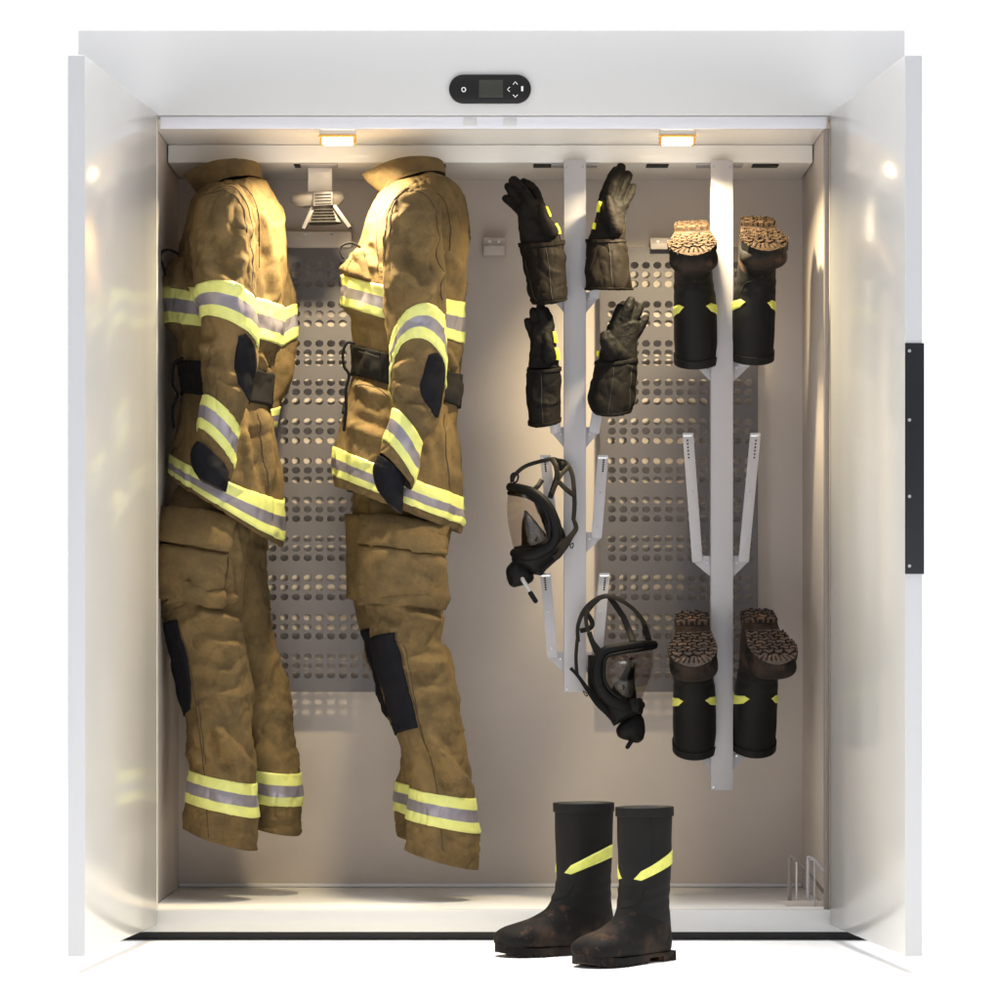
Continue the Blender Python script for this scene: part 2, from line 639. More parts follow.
# ------------------------------------------------------------------ cabinet
X0, X1 = (78 - CX) / S, (905 - CX) / S
ZT = CZ + (CY - 30) / S
ZD0, ZD1 = .037, 1.923
HL, HR = (157 - CX) / S, (830 - CX) / S
WL, WR = -.8035, .7905     # inner faces of the side walls
YB = .72
ZF = .0717
cab = thing('drying_cabinet', 'tall white steel drying cabinet with both doors wide open, holding fire gear', 'cabinet', (0, .36, 0))
hd = box('header_panel', X0, X1, 0, .025, 1.9205, ZT, M['white'], cab, .003)
box('header_lip', HL + .006, HR - .006, .012, .030, 1.8905, 1.9195, M['lip'], cab, .002)
for px in (470, 510):
    a = P(px - 6.5, 0, .0115)[0]
    b = P(px + 6.5, 0, .0115)[0]
    box('striker_plate', a, b, .0095, .0125, 1.897, 1.915, M['white'], cab, .001)
box('jamb', X0, HL, 0, .03, .0205, 1.9195, M['white'], cab, .003)
box('jamb', HR + .004, X1, 0, .03, .0205, 1.9195, M['white'], cab, .003)
box('side_wall', X0 + .001, WL, .0315, .76, .0205, ZT - .012, M['white'], cab, .002)
box('side_wall', WR, X1 - .001, .0315, .76, .0205, ZT - .012, M['white'], cab, .002)
box('side_lining', WL + .0005, WL + .0035, .034, YB - .001, ZF + .001, 1.914, M['inner'], cab, 0)
box('side_lining', WR - .0035, WR - .0005, .034, YB - .001, ZF + .001, 1.914, M['inner'], cab, 0)
box('roof', X0 + .002, X1 - .002, .0265, .76, ZT - .0115, ZT - .001, M['white'], cab, .002)
box('rear_panel', WL + .001, WR - .001, YB, YB + .03, .03, ZT - .013, M['inner'], cab, 0)
box('ceiling_panel', WL + .004, WR - .004, .0265, YB - .001, 1.9155, 1.93, M['tray'], cab, 0)
box('floor_tray', WL + .004, WR - .004, 0.0315, YB - .001, .03, ZF, M['tray'], cab, .001)
box('tray_upstand', WL + .006, WR - .006, YB - .012, YB - .0012, ZF + .0005, ZF + .010, M['lip'], cab, .002)
box('sill', HL - .1, HR + .1, -.001, .0305, .0205, ZF + .0005, M['white'], cab, .003)
box('plinth', X0 + .09, X1 - .09, .03, .70, 0.0002, .02, M['plinth'], cab, 0)
# corner angle strips on the back wall
for xx, s in ((P(178, 0, YB)[0], 1), (P(803, 0, YB)[0], -1)):
    box('corner_strip', min(xx, xx - s * .012), max(xx, xx - s * .012), YB - .006, YB - .0005, ZF + .011, 1.868, M['inner'], cab, .002)
# air plenum under the ceiling, with the bright front face
YP = .42
pl = box('air_plenum', WL + .006, WR - .006, YP, YB - .002, 1.870, 1.9150, M['tray'], cab, .004)
for x0, x1 in ((296, 318), (424, 446), (533, 563), (645, 667), (750, 776)):
    a, b = P(x0, 165, YP + .1)[0], P(x1, 165, YP + .1)[0]
    box('air_slot', a, b, YP + .012, YP + .06, 1.866, 1.8695, M['hole'], pl, .001)
# lamps
YL = .205
for px in (338, 677):
    c = P(px, 135, YL)
    lf = box('ceiling_lamp', c[0] - .043, c[0] + .043, YL - .025, YL + .025, 1.895, 1.9150, M['white'], cab, .003)
    box('diffuser', c[0] - .036, c[0] + .036, YL - .024, YL + .024, 1.884, 1.8945, M['glow'], lf, .003)
    for s in (-1, 1):
        xx = c[0] + s * .0395
        box('end_clip', xx - .003, xx + .003, YL - .026, YL + .026, 1.883, 1.8945, M['amber'], lf, .001)
    tube('bar', [(c[0] - .043, YL - .028, 1.899), (c[0] + .043, YL - .028, 1.899)], .0028, M['amber'], lf, 8)
    ld = bpy.data.lights.new('lamp_light', 'AREA')
    ld.shape = 'RECTANGLE'
    ld.size, ld.size_y = .075, .05
    ld.energy = 15.5
    ld.color = (1, .82, .50)
    ld.spread = R(146)
    lo = bpy.data.objects.new('lamp_light', ld)
    COL.objects.link(lo)
    lo.location = (c[0], YL, 1.881)
# mounting brackets on the back wall
for x0, x1, y0, y1 in ((285, 352, 231, 248), (483, 505, 238, 255), (650, 676, 238, 249)):
    a, b = P(x0, y1, YB - .04), P(x1, y0, YB - .04)
    w = (y1 - y0) / S * 1.09
    br = box('wall_bracket', a[0], b[0], YB - .045, YB - .001, a[2], b[2], M['inner'], cab, .006 if x0 == 285 else .002)
    if x1 - x0 < 30:
        box('hook_lip', a[0] + .001, b[0] - .001, YB - .060, YB - .0455, a[2] - .003, a[2] + w * .5, M['inner'], br, .002)
    for q in (.3, .7):
        cyl('screw', (a[0] * (1 - q) + b[0] * q, YB - .0452, b[2] - .010), (0, -1, 0), .0035, .0015, M['screw'], br, 12)


# perforated panels
def perforated(x0, x1, y0, y1, colx, rowy):
    y = YB - .037
    th = .0025
    A, B = P(x0, y1, y), P(x1, y0, y)
    xs = [P(c, 0, y)[0] for c in colx]
    zs = sorted(P(0, r, y)[2] for r in rowy)
    rx, rz = 4.1 / S * 1.087, 3.5 / S * 1.087
    gx = [A[0]] + [(xs[i] + xs[i + 1]) / 2 for i in range(len(xs) - 1)] + [B[0]]
    gz = [A[2]] + [(zs[i] + zs[i + 1]) / 2 for i in range(len(zs) - 1)] + [B[2]]
    bm = bmesh.new()
    cache = {}

    def vert(x, z):
        k = (round(x, 6), round(z, 6))
        if k not in cache:
            cache[k] = bm.verts.new((x, y, z))
        return cache[k]

    n = 16
    for i, cx in enumerate(xs):
        for j, cz in enumerate(zs):
            c = [vert(gx[i + 1], gz[j + 1]), vert(gx[i], gz[j + 1]), vert(gx[i], gz[j]), vert(gx[i + 1], gz[j])]
            ring = [bm.verts.new((cx + rx * math.cos(R(360 * k / n)), y, cz + rz * math.sin(R(360 * k / n)))) for k in range(n)]
            q = n // 4
            for s in range(4):
                # corner s sits at 45+90 s degrees
                a0 = s * q
                for k in range(q):
                    bm.faces.new((c[s], ring[(a0 + k + 1) % n], ring[(a0 + k) % n]))
                bm.faces.new((c[s], c[(s + 1) % 4], ring[(a0 + q) % n]))
    bmesh.ops.recalc_face_normals(bm, faces=bm.faces)
    if sum(f.normal.y for f in bm.faces) > 0:
        bmesh.ops.reverse_faces(bm, faces=bm.faces)
    geo = bmesh.ops.extrude_face_region(bm, geom=bm.faces[:])
    for v in [e for e in geo['geom'] if isinstance(e, bmesh.types.BMVert)]:
        v.co.y += th
    bmesh.ops.recalc_face_normals(bm, faces=bm.faces)
    v = [tuple(x.co) for x in bm.verts]
    bm.verts.index_update()
    f = [[q.index for q in x.verts] for x in bm.faces]
    bm.free()
    part('perforated_panel', v, f, M['perf'], cab, smooth=False)


rows_ = [265.3 + 39.1 * gq + 9.4 * k for gq in range(11) for k in range(3)]
perforated(225, 383, 247, 692, [237.5 + 11.7 * k for k in range(12)], rows_)
perforated(600, 758, 247, 692, [611.8 + 11.4 * k for k in range(13)], rows_)

# control panel
ca, cb = P(449, 104, 0), P(531, 75, 0)
rr = (cb[2] - ca[2]) / 2
poly = []
for cx, a0 in ((cb[0] - rr, -90), (ca[0] + rr, 90)):
    for k in range(17):
        a = R(a0 + 180 * k / 16)
        poly.append((cx + rr * math.cos(a), -.0085, ca[2] + rr + rr * math.sin(a)))
cp = prism('control_panel', poly, (0, 1, 0), .0083, M['blackplastic'], cab, .0015)
a, b = P(479, 98, 0), P(503, 80.5, 0)
box('screen', a[0], b[0], -.0092, -.0086, a[2], b[2], M['screen'], cp, .0002)


def flatline(name, pts, r, parent):
    v, f = tube_geo([P(x, y, -.0088) for x, y in pts], r, 6)
    return part(name, v, f, M['icon'], parent)


flatline('power_symbol', [(463.7 + 1.9 * math.cos(R(t)), 89.6 + 2.1 * math.sin(R(t))) for t in range(-70, 261, 15)], .0011, cp)
flatline('arrow_up', [(513.2, 84.2), (515.3, 81.8), (517.4, 84.2)], .0009, cp)
flatline('arrow_down', [(513.2, 95.0), (515.3, 97.2), (517.4, 95.0)], .0009, cp)
flatline('arrow_left', [(509.6, 87.3), (507.4, 89.4), (509.6, 91.5)], .0009, cp)
a, b = P(521.2, 91.8, 0), P(523.2, 86.9, 0)
box('confirm_mark', a[0], b[0], -.0094, -.0086, a[2], b[2], M['icon'], cp, .0003)


# doors
def door(H, F, To, s):
    """H hinge and F free end of the inner face, thickness towards the outside"""
    H, F = np.array((*H, 0.)), np.array((*F, 0.))
    d = unit(F - H)
    n = np.array((0, 0, 1.))
    out = np.cross(d, n) * (1 if s < 0 else -1)
    if out[0] * s < 0:
        out = -out
    v = []
    bm = bmesh.new()
    ps = [H, F, F + out * To, H + out * To]
    lo = [bm.verts.new(p + n * ZD0) for p in ps]
    hi = [bm.verts.new(p + n * ZD1) for p in ps]
    bm.faces.new(lo)
    bm.faces.new(hi[::-1])
    for i in range(4):
        bm.faces.new((lo[i], lo[(i + 1) % 4], hi[(i + 1) % 4], hi[i]))
    bmesh.ops.recalc_face_normals(bm, faces=bm.faces)
    bmesh.ops.bevel(bm, geom=bm.edges[:], offset=.0025, segments=3, profile=.5, affect='EDGES')
    bm.verts.index_update()
    vv = [tuple(x.co) for x in bm.verts]
    ff = [[q.index for q in x.verts] for x in bm.faces]
    mi = [1 if np.dot(np.array(x.normal), d) > .5 else 0 for x in bm.faces]
    bm.free()
    return part('door', vv, ff, [M['door'], M['edge']], cab, smooth='auto', mi=mi), d, out


YF = D / 1.112 - D
FL = ((85 - CX) / S / 1.112, YF)
FR = ((905 - CX) / S / 1.112, YF)
dl, _, _ = door((HL, -.006), FL, .0372, -1)
dr, dd, do = door((HR, -.006), FR, .0372, 1)
# grip plate on the free edge of the right door
def pd(px, py):
    q = P(px, py, YF)
    return q


hz0, hz1 = pd(0, 574)[2], pd(0, 343)[2]
c0 = np.array((*FR, 0.))
pts = [c0 + dd * .0035 + do * -.0005, c0 + dd * .0035 + do * .040, c0 - dd * .03 + do * .046, c0 - dd * .03 + do * .0375, c0 + dd * .0005 + do * .0375, c0 + dd * .0005 - do * .0005]
hp = prism('grip_plate', [p + np.array((0, 0, hz0)) for p in pts], (0, 0, 1), hz1 - hz0, M['handle'], dr, .0015)
for py in (351, 420, 496.5, 566):
    cyl('screw', c0 + dd * .0034 + do * .0085 + np.array((0, 0, pd(0, py)[2])), dd, .0036, .0014, M['screw'], hp, 12)
box('gap_shade', HR - .012, HR - .0015, .004, .031, .06, 1.8900, M['shade_brown'], cab, .002)  # dark strip painting in the shade of the door's edge gap
# folded stay brackets on the floor beside the right door
yb = .10
bk = pxprism('floor_bracket', [(778, 901), (830, 901), (830, 907), (787, 907)], yb, .004, M['inner'], cab, .0005)


def bar(pts, w, mat, y):
    return ribbon('bracket_bar', [P(a, b, y) for a, b in pts], w, .004, mat, bk, samples=24)


bar([(789.6, 906), (789.6, 858)], .009, M['shade_brown'], yb + .03)  # left frame coloured brown to paint in its shadow
bar([(796.5, 907), (796.5, 862)], .004, M['inner'], yb + .02)
bar([(790, 857), (800, 864), (812, 877), (829, 899)], .008, M['shade_brown'], yb + .03)
bar([(808, 907), (808, 858)], .008, M['rack'], yb + .01)
bar([(814.5, 907), (814.5, 862)], .004, M['rack'], yb)
bar([(807, 857), (814, 860), (822, 869), (829, 880)], .007, M['rack'], yb + .01)
bar([(787, 905.5), (829, 905.5)], .004, M['inner'], yb + .015)

# ------------------------------------------------------------------ racks
YR = .37


def rack(name, label, x0, x1, ybot, levels, bare):
    base = P((x0 + x1) / 2, ybot, YR + .02)
    t = thing(name, label, 'drying rack', base, 'glove, mask and boot racks hanging from the cabinet ceiling')
    a, b = P(x0, ybot, YR), P(x1, 161, YR)
    zt = 1.8695
    # folded channel: front web with two flanges turned back
    w = .0022
    poly = [(a[0], YR), (b[0], YR), (b[0], YR + .045), (b[0] - w, YR + .045), (b[0] - w, YR + w), (a[0] + w, YR + w), (a[0] + w, YR + .045), (a[0], YR + .045)]
    post = prism('post', [np.array((p[0], p[1], a[2])) for p in poly], (0, 0, 1), zt - a[2], M['rack'], t, .0007)
    foot = box('ceiling_plate', a[0] - .03, b[0] + .03, YP + .002, YP + .06, zt - .004, zt - .0003, M['rack'], t, .001)
    for px, py in ((x0 + 2.2, 166.5), (x1 - 3, 166.5), (x0 + 2.5, ybot - 3)):
        cyl('screw', P(px, py, YR - .0002), (0, -1, 0), .0026, .0012, M['screw'], post, 10)
    for yg, arms in levels:
        for s, arm in zip((-1, 1), arms):
            xe = x0 if s < 0 else x1
            (tx, ty), (bx, by) = arm
            if not bare.get((yg, s), True):
                tx, ty = bx + (tx - bx) * .45, by + (ty - by) * .45
            # elbow plate between post and arm
            y = YR + .012
            hw = 5.3
            pxprism('elbow_plate', [(xe - s * 2, by - 6), (bx - s * hw * .6, by - 6), (bx + s * hw, by - 1), (xe - s * 2, by + 17)], y + .0035, .0025, M['rack'], t, .0005)
            cyl('screw', P(xe + s * 3.5, by + 1, y + .0033), (0, -1, 0), .0028, .0014, M['screw'], t, 10)
            dx, dy = tx - bx, ty - by
            ln = math.hypot(dx, dy)
            nx, ny = -dy / ln * hw, dx / ln * hw
            am = pxprism('arm', [(bx - nx, by - ny), (tx - nx, ty - ny), (tx + nx, ty + ny), (bx + nx, by + ny)], y - .0005, .0034, M['rack'], t, .0006)
            if bare.get((yg, s), True):
                for k in range(6):
                    q = .05 + .027 * k
                    px, py = tx - dx * q + s * 1.0, ty - dy * q
                    cyl('slot', P(px, py, y - .0006), (0, -1, 0), .0024, .0003, M['hole'], am, 10)
                for q in (.45, .88):
                    cyl('screw', P(tx - dx * q, ty - dy * q, y - .0006), (0, -1, 0), .0026, .0014, M['screw'], am, 10)
                pxprism('arm_cap', [(tx - nx, ty - 1), (tx + nx, ty - 1), (tx + nx * .9, ty + 2.6), (tx - nx * .9, ty + 2.6)], y - .004, .016, M['screw'], am, .0005)
    return t


no = {(1, -1): False, (1, 1): False, (2, -1): False, (2, 1): False}
rack('gear_rack', 'grey steel rack post holding four gloves and two face masks', 564, 586, 692,
     [(1, (((547, 215), (556, 298)), ((607, 215), (594, 298)))), (2, (((545, 345), (556, 433)), ((608, 345), (594, 433)))),
      (3, (((545.5, 456), (553, 538)), ((603, 456), (596.5, 538)))), (4, (((545.5, 574), (552.5, 658)), ((604.5, 574), (597, 658))))], no)
no2 = {(1, -1): False, (1, 1): False, (3, -1): False, (3, 1): False}
rack('gear_rack', 'longer grey steel rack post with empty forked arms between two pairs of upturned boots', 711, 733, 790,
     [(1, (((692, 250), (701, 367)), ((753, 250), (744, 367)))), (2, (((688, 434), (697.5, 562)), ((755.5, 434), (743.5, 562)))),
      (3, (((692, 640), (701, 755)), ((753, 640), (744, 755))))], no2)

# ------------------------------------------------------------------ blower hanger between the suits
yh = .485
hg = thing('blower_hanger', 'pale coat hanger with vented air nozzle between the two fire suits', 'hanger', P(320, 210, yh + .05))
pxprism('post', [(308, 160), (332, 160), (332, 192), (308, 192)], yh, .02, M['tray'], hg, .0015)
a, b = P(306, 160, yh + .02), P(334, 160, yh)
box('ceiling_plate', a[0] - .01, b[0] + .01, YP + .002, YP + .06, 1.8655, 1.8692, M['rack'], hg, .001)
hub = pxloft([(296, 193, 340, 191, .012, 0), (291, 197, 344, 195, .032, 0), (291, 202, 344, 200, .032, 0), (297, 207, 339, 206, .02, 0)], yh - .01, NU=64, per=8)
hub = hub.skin('hub', M['nozzle'], hg, open_end=False)
vent = pxprism('vent_face', [(313, 192), (333, 191), (333, 205), (313, 206)], yh - .052, .03, M['perf'], hg, .001)
for k in range(4):
    py = 194.3 + 3.1 * k
    pxprism('slot', [(315, py), (331, py - .7), (331, py + .7), (315, py + 1.4)], yh - .0527, .001, M['hole'], vent, 0)
skirt = pxloft([(314, 203, 333, 202, .022, 0), (313, 208, 334, 207, .026, 0), (309, 216, 338, 215, .032, 0), (305, 224, 342, 223, .036, 0)], yh - .01, NU=64, per=8).skin('vent_skirt', M['nozzle'], hg, M['hole'], hem=.006)
for k in range(5):
    py = 209 + 3.0 * k
    w = 1 + k * 1.1
    pxprism('slot', [(315 - w, py), (332 + w * .8, py - .4), (332 + w * .8, py + .7), (315 - w, py + 1.1)], yh - .0505 - k * .0022, .03, M['hole'], skirt, 0)
pxprism('arm', [(311, 206), (316, 206), (305, 229), (301.5, 228)], yh - .035, .05, M['perf'], hg, .001)
pxprism('arm', [(331, 205), (336, 204.5), (351.5, 226), (348, 228)], yh - .035, .05, M['perf'], hg, .001)

# ------------------------------------------------------------------ turnout suits
FAB = [M['fabric'], M['lining']]
TAPE = [M['yellow'], M['silver']]
SP = (.34, .66)


def jacket(label, torso, collar, sleeve, far, cuff, seams, elbow, folds_t, folds_s, y=.38, seed=1, pocket=None, tb=((6, 7), (12, 13)), bb=(9, 10), sb=((5, 6), (9, 10)), fb=None, lastrow=None):
    base = P((torso[-1][0] + torso[-1][2]) / 2, max(torso[-1][1], torso[-1][3]), y)
    t = thing('turnout_jacket', label, 'jacket', base, 'hanging turnout jackets')
    T = pxloft(torso, y, NU=176, per=16).wrinkle(folds_t, .0055, (13, 13, 8), seed)
    body = T.skin('body', M['fabric'], t, M['lining'])
    for a, b in tb:
        T.band('reflective_band', a, b, TAPE, body, split=SP)
    T.band('belt', bb[0], bb[1], M['belt'], t, thick=.006)
    C = pxloft(collar, y - .03, NU=128, per=14).wrinkle((), .002, (16, 16, 16), seed + 5)
    C.skin('collar', M['fabric'], t, M['lining'], hem=.003)
    Sv = pxloft(sleeve, y - .22, NU=128, per=16).wrinkle(folds_s, .004, (16, 16, 11), seed + 11)
    sl = Sv.skin('sleeve', M['fabric'], t, M['lining'])
    for a, b in sb:
        Sv.band('reflective_band', a, b, TAPE, sl, split=SP)
    Cf = pxloft(cuff, y - .225, NU=64, per=10).wrinkle((), .002, (25, 25, 25), seed + 2)
    Cf.skin('cuff', M['patch'], sl, M['lining'])
    Sv.poly('elbow_patch', elbow[0], elbow[1], M['patch'], sl, .003)
    Fv = pxloft(far, y + .19, NU=96, per=14).wrinkle((), .004, (16, 16, 11), seed + 23)
    fs = Fv.skin('sleeve', M['fabric'], t, M['lining'])
    if fb:
        for a, b in fb:
            Fv.band('reflective_band', a, b, TAPE, fs, split=SP)
    for w, pts in seams:
        (Sv if w == 's' else T).line('seam', pts, M['seam'], sl if w == 's' else body, .0013)
    return t, T, body, Sv, sl


def cordloop(t, pts, y, r=.0035, name='cord'):
    return tube(name, [P(a, b, y) for a, b in pts], r, M['cord'], t, 8, 50)


# --- left jacket
J1 = [(208, 194, 254, 184, .045, 2), (198, 198, 266, 185, .105, 6), (192, 208, 274, 194, .15, 6), (187, 221, 280.5, 208, .17, 4), (182, 240, 284, 226, .175, 2),
      (177, 262, 286, 255, .175, 0), (166, 287, 283, 306, .175, -2), (168, 323, 281, 346, .17, -2), (177, 336, 277, 355, .16, 0), (181, 362, 273, 375, .15, 0),
      (182, 394, 272, 408, .15, -1), (177, 420, 277, 440, .165, -3), (172, 454, 283, 500, .18, -6), (170, 471, 284, 541, .185, -4), (176, 480, 284, 548, .18, -2)]
K1 = [(183, 175.5, 261, 166, .062, 8, 0, 1.0, .7), (189, 184, 262, 172, .066, 7, 0, 1.0, .5), (200, 196, 262, 181, .072, 7, 0, 1., .3)]
A1 = [(211, 189, 240, 186, .02, 2), (199, 198, 248, 199, .05, 4), (193, 211, 253, 216, .062, 5), (191.5, 232, 256, 242, .066, 6), (193, 264, 256, 272, .066, 10),
      (195, 294, 256, 303, .064, 15), (200, 322, 257.5, 346, .062, 12), (200, 347, 256.5, 368, .058, 8), (202, 376, 249, 402, .054, 8), (205, 397, 240, 428, .05, 8),
      (197, 430, 234, 466, .048, 8), (194, 445, 230, 479, .045, 6)]
CF1 = [(196, 443, 229.5, 471, .039, 6, -.02), (191, 455, 229, 480, .042, 5, -.03), (192, 466, 228, 487, .042, 3, -.03), (199, 479, 226, 492, .034, 1, -.03)]
F1 = [(238, 192, 266, 190, .03, 0), (243, 212, 282, 210, .055, 0), (246, 245, 288, 258, .06, 0), (250, 272, 293, 284, .06, 0), (252, 330, 296, 304, .06, 0),
      (250, 372, 297, 338, .055, 0), (248, 395, 293, 372, .052, 0), (255, 420, 279, 406, .045, 0), (256, 432, 274, 426, .045, 0), (254, 446, 270, 434, .04, 0)]
fold_t1 = [(262, 200, 276, 290, 5, 5), (268, 250, 270, 300, -5, 5), (262, 410, 272, 480, 7, 5), (252, 420, 262, 490, -7, 5), (244, 430, 250, 470, 7, 5), (270, 420, 280, 490, 5, 4),
           (258, 352, 268, 372, 6, 4), (274, 350, 266, 374, -5, 3), (185, 400, 200, 440, 5, 6), (180, 270, 196, 285, 4, 4)]
fold_s1 = [(205, 265, 235, 290, 9, 7), (250, 225, 225, 262, 8, 8), (198, 240, 215, 278, 7, 7), (246, 255, 236, 290, 8, 6), (226, 205, 215, 235, 5, 8),
           (203, 352, 222, 340, 6, 5), (205, 368, 235, 378, 6, 5), (225, 350, 232, 380, 6, 6), (215, 380, 238, 392, 6, 4), (200, 345, 212, 352, 6, 4)]
j1, T1, b1, S1, s1 = jacket('tan turnout jacket with grey and lime bands, nearest the left door', J1, K1, A1, F1, CF1,
                            [('s', [(213, 190), (228, 186), (240, 193), (249, 210), (252, 235), (252, 262), (253, 290)]),
                             ('s', [(200, 200), (210, 193), (222, 190), (235, 196), (244, 212), (247, 232)]),
                             ('s', [(212, 345), (206, 372), (210, 392)]),
                             ('t', [(226, 185), (244, 186), (256, 205), (260, 235), (259, 268)]),
                             ('t', [(190, 230), (187, 262), (184, 284)]),
                             ('t', [(258, 415), (262, 450), (268, 490)])],
                            ([(238, 336), (236, 352), (235, 370), (240, 387), (248, 404)], [(245, 333), (254, 347), (256, 362), (254, 380), (249, 405)]),
                            fold_t1, fold_s1, seed=3, fb=((4, 5), (7, 8)))
T1.quad('chest_pocket', [(166.5, 257), (184, 257), (190, 292), (166.5, 284)], M['fabric'], b1, .010, puff=.006, grow=(.03, 0))
cordloop(j1, [(178, 254), (170, 250), (163, 251), (160.5, 257), (163, 266), (165, 275)], .28, .003)
cordloop(j1, [(182, 358), (175, 363), (172.5, 374), (173, 386), (177, 393), (176, 399), (172.5, 410), (173.5, 428)], .26, .0036)
T1.line('strap_edge', [(185, 364), (192, 366), (195, 378), (193, 392)], M['cord'], b1, .002)

# --- right jacket
J2 = [(390, 192, 436, 180, .045, 2), (378, 197, 449, 181, .105, 6), (371, 209, 457.5, 189, .15, 6), (364, 223, 464.5, 205, .17, 4), (359, 240, 469, 228, .175, 2),
      (352, 262, 470.5, 256, .175, -3), (343, 275, 465, 302, .175, -9), (343, 305, 463, 343, .17, -7), (351, 318, 462.5, 353, .16, -5), (352, 345, 460, 375, .15, -3),
      (353, 376, 458, 408, .15, -1), (346, 408, 457, 432, .165, -3), (336, 447, 463, 498, .18, -4), (334, 475, 464, 526, .185, -3), (336, 486, 462, 534, .18, -1)]
K2 = [(362, 174.5, 443.5, 163, .062, 8, 0, 1., .7), (369, 183, 444.5, 168, .066, 7, 0, 1., .5), (382, 193, 445, 175, .072, 6, 0, 1., .3)]
A2 = [(398, 192, 428, 184, .02, 2), (389, 205, 437, 199, .05, 6), (384.5, 227, 442, 222, .062, 10), (383, 255, 445, 256, .066, 16), (383, 300, 446, 292, .066, 26),
      (389, 352, 446, 331, .064, 35), (389, 380, 446.5, 379, .060, 40), (391, 390, 444.5, 398, .055, 24), (393, 402, 437, 421, .052, 14), (394, 411, 422, 445, .048, 8),
      (383, 442, 413.5, 482, .046, 8), (379, 454, 411, 488, .044, 6)]
CF2 = [(377, 457, 404, 478, .036, 5), (373, 468, 404, 490, .04, 4), (375, 485, 403, 502, .038, 2), (386, 503, 402, 514, .030, 1)]
F2 = [(405, 192, 440, 184, .03, 0), (400, 215, 452, 205, .055, 0), (398, 250, 458, 245, .06, 0), (398, 290, 458, 290, .06, 0), (400, 325, 455, 325, .06, 0),
      (400, 360, 450, 355, .055, 0), (396, 385, 440, 390, .052, 0), (388, 415, 425, 430, .045, 0), (384, 440, 418, 455, .045, 0)]
fold_t2 = [(452, 200, 462, 300, 5, 6), (456, 380, 452, 410, 5, 4), (436, 425, 446, 480, 8, 6), (448, 420, 458, 490, 7, 5), (428, 440, 434, 480, 6, 5), (355, 384, 388, 398, 8, 6),
           (350, 425, 385, 440, 7, 6), (362, 250, 375, 270, 6, 5), (448, 350, 456, 370, 6, 4), (352, 325, 380, 335, 4, 5)]
fold_s2 = [(395, 275, 430, 300, 9, 8), (436, 235, 415, 262, 8, 8), (388, 230, 400, 280, 6, 7), (440, 270, 425, 300, 9, 6), (398, 252, 425, 268, -7, 8), (410, 205, 400, 225, 5, 7),
           (395, 370, 415, 358, 6, 5), (398, 385, 420, 392, 7, 5), (405, 405, 425, 412, 5, 5)]
j2, T2, b2, S2, s2 = jacket('tan turnout jacket with grey and lime bands, hanging in the middle of the cabinet', J2, K2, A2, F2, CF2,
                            [('s', [(408, 188), (395, 199), (388, 215), (385, 240), (384.5, 262)]),
                             ('s', [(412, 190), (428, 198), (436, 215), (440, 240), (441, 268), (442, 300)]),
                             ('s', [(397, 200), (391, 215), (388.5, 235)]),
                             ('t', [(412, 183), (425, 186), (440, 195), (448, 215), (450, 250)]),
                             ('t', [(378, 215), (376, 240), (377, 270)]),
                             ('t', [(355, 385), (375, 388), (389, 396)]),
                             ('t', [(444, 415), (446, 450), (449, 490)])],
                            ([(428, 356), (424, 372), (420, 392), (428, 406), (435, 417)], [(437, 353), (444, 366), (444, 382), (441, 402), (437, 418)]),
                            fold_t2, fold_s2, seed=8)
T2.quad('chest_pocket', [(345, 248), (366, 252), (372, 281), (345, 272)], M['fabric'], b2, .010, puff=.006, grow=(.03, 0))
T2.quad('buckle_tab', [(362, 350), (382, 357), (384, 381), (364, 378)], M['belt'], b2, .010)
cordloop(j2, [(343, 258), (340, 250), (343, 245), (352, 243), (360, 247)], .27, .003)
cordloop(j2, [(354, 343), (347, 343), (343, 352), (344, 366), (349, 375), (346, 390), (346, 408), (344, 430)], .24, .0036)
T2.quad('pocket_toggle', [(344.5, 402), (347, 402), (347, 416), (344.5, 416)], M['cord'], b2, .008, n=(4, 4))


def trousers(label, near, far, nb, fbnd, y, seed, pocket, flap, knee, folds, seams, farknee=None, farflap=None):
    base = P((near[-1][0] + near[-1][2]) / 2, near[-1][3], y)
    t = thing('turnout_trousers', label, 'trousers', base, 'hanging turnout trousers')
    A = pxloft(near, y, NU=144, per=14).wrinkle(folds, .0045, (12, 12, 12), seed)
    a = A.skin('trouser_leg', M['fabric'], t, M['lining'])
    A.band('reflective_band', nb, nb + 1, TAPE, a, split=SP)
    B = pxloft(far, y + .19, NU=112, per=14).wrinkle((), .005, (12, 12, 15), seed + 9)
    b = B.skin('trouser_leg', M['fabric'], t, M['lining'])
    B.band('reflective_band', fbnd, fbnd + 1, TAPE, b, split=SP)
    A.quad('cargo_pocket', pocket, M['fabric'], a, .012, n=(26, 26), puff=.008, grow=(.05, 0))
    A.quad('pocket_flap', flap, M['fabric'], a, .019, n=(20, 26), puff=.004, grow=(.07, 0))
    A.poly('knee_patch', knee[0], knee[1], M['patch'], a, .004)
    if farknee:
        B.poly('knee_patch', farknee[0], farknee[1], M['patch'], b, .004)
    if farflap:
        B.quad('cargo_pocket', farflap, M['fabric'], b, .02, n=(14, 14), grow=(.08, 0))
    for pts in seams:
        A.line('seam', pts, M['seam'], a, .0012)
    return t


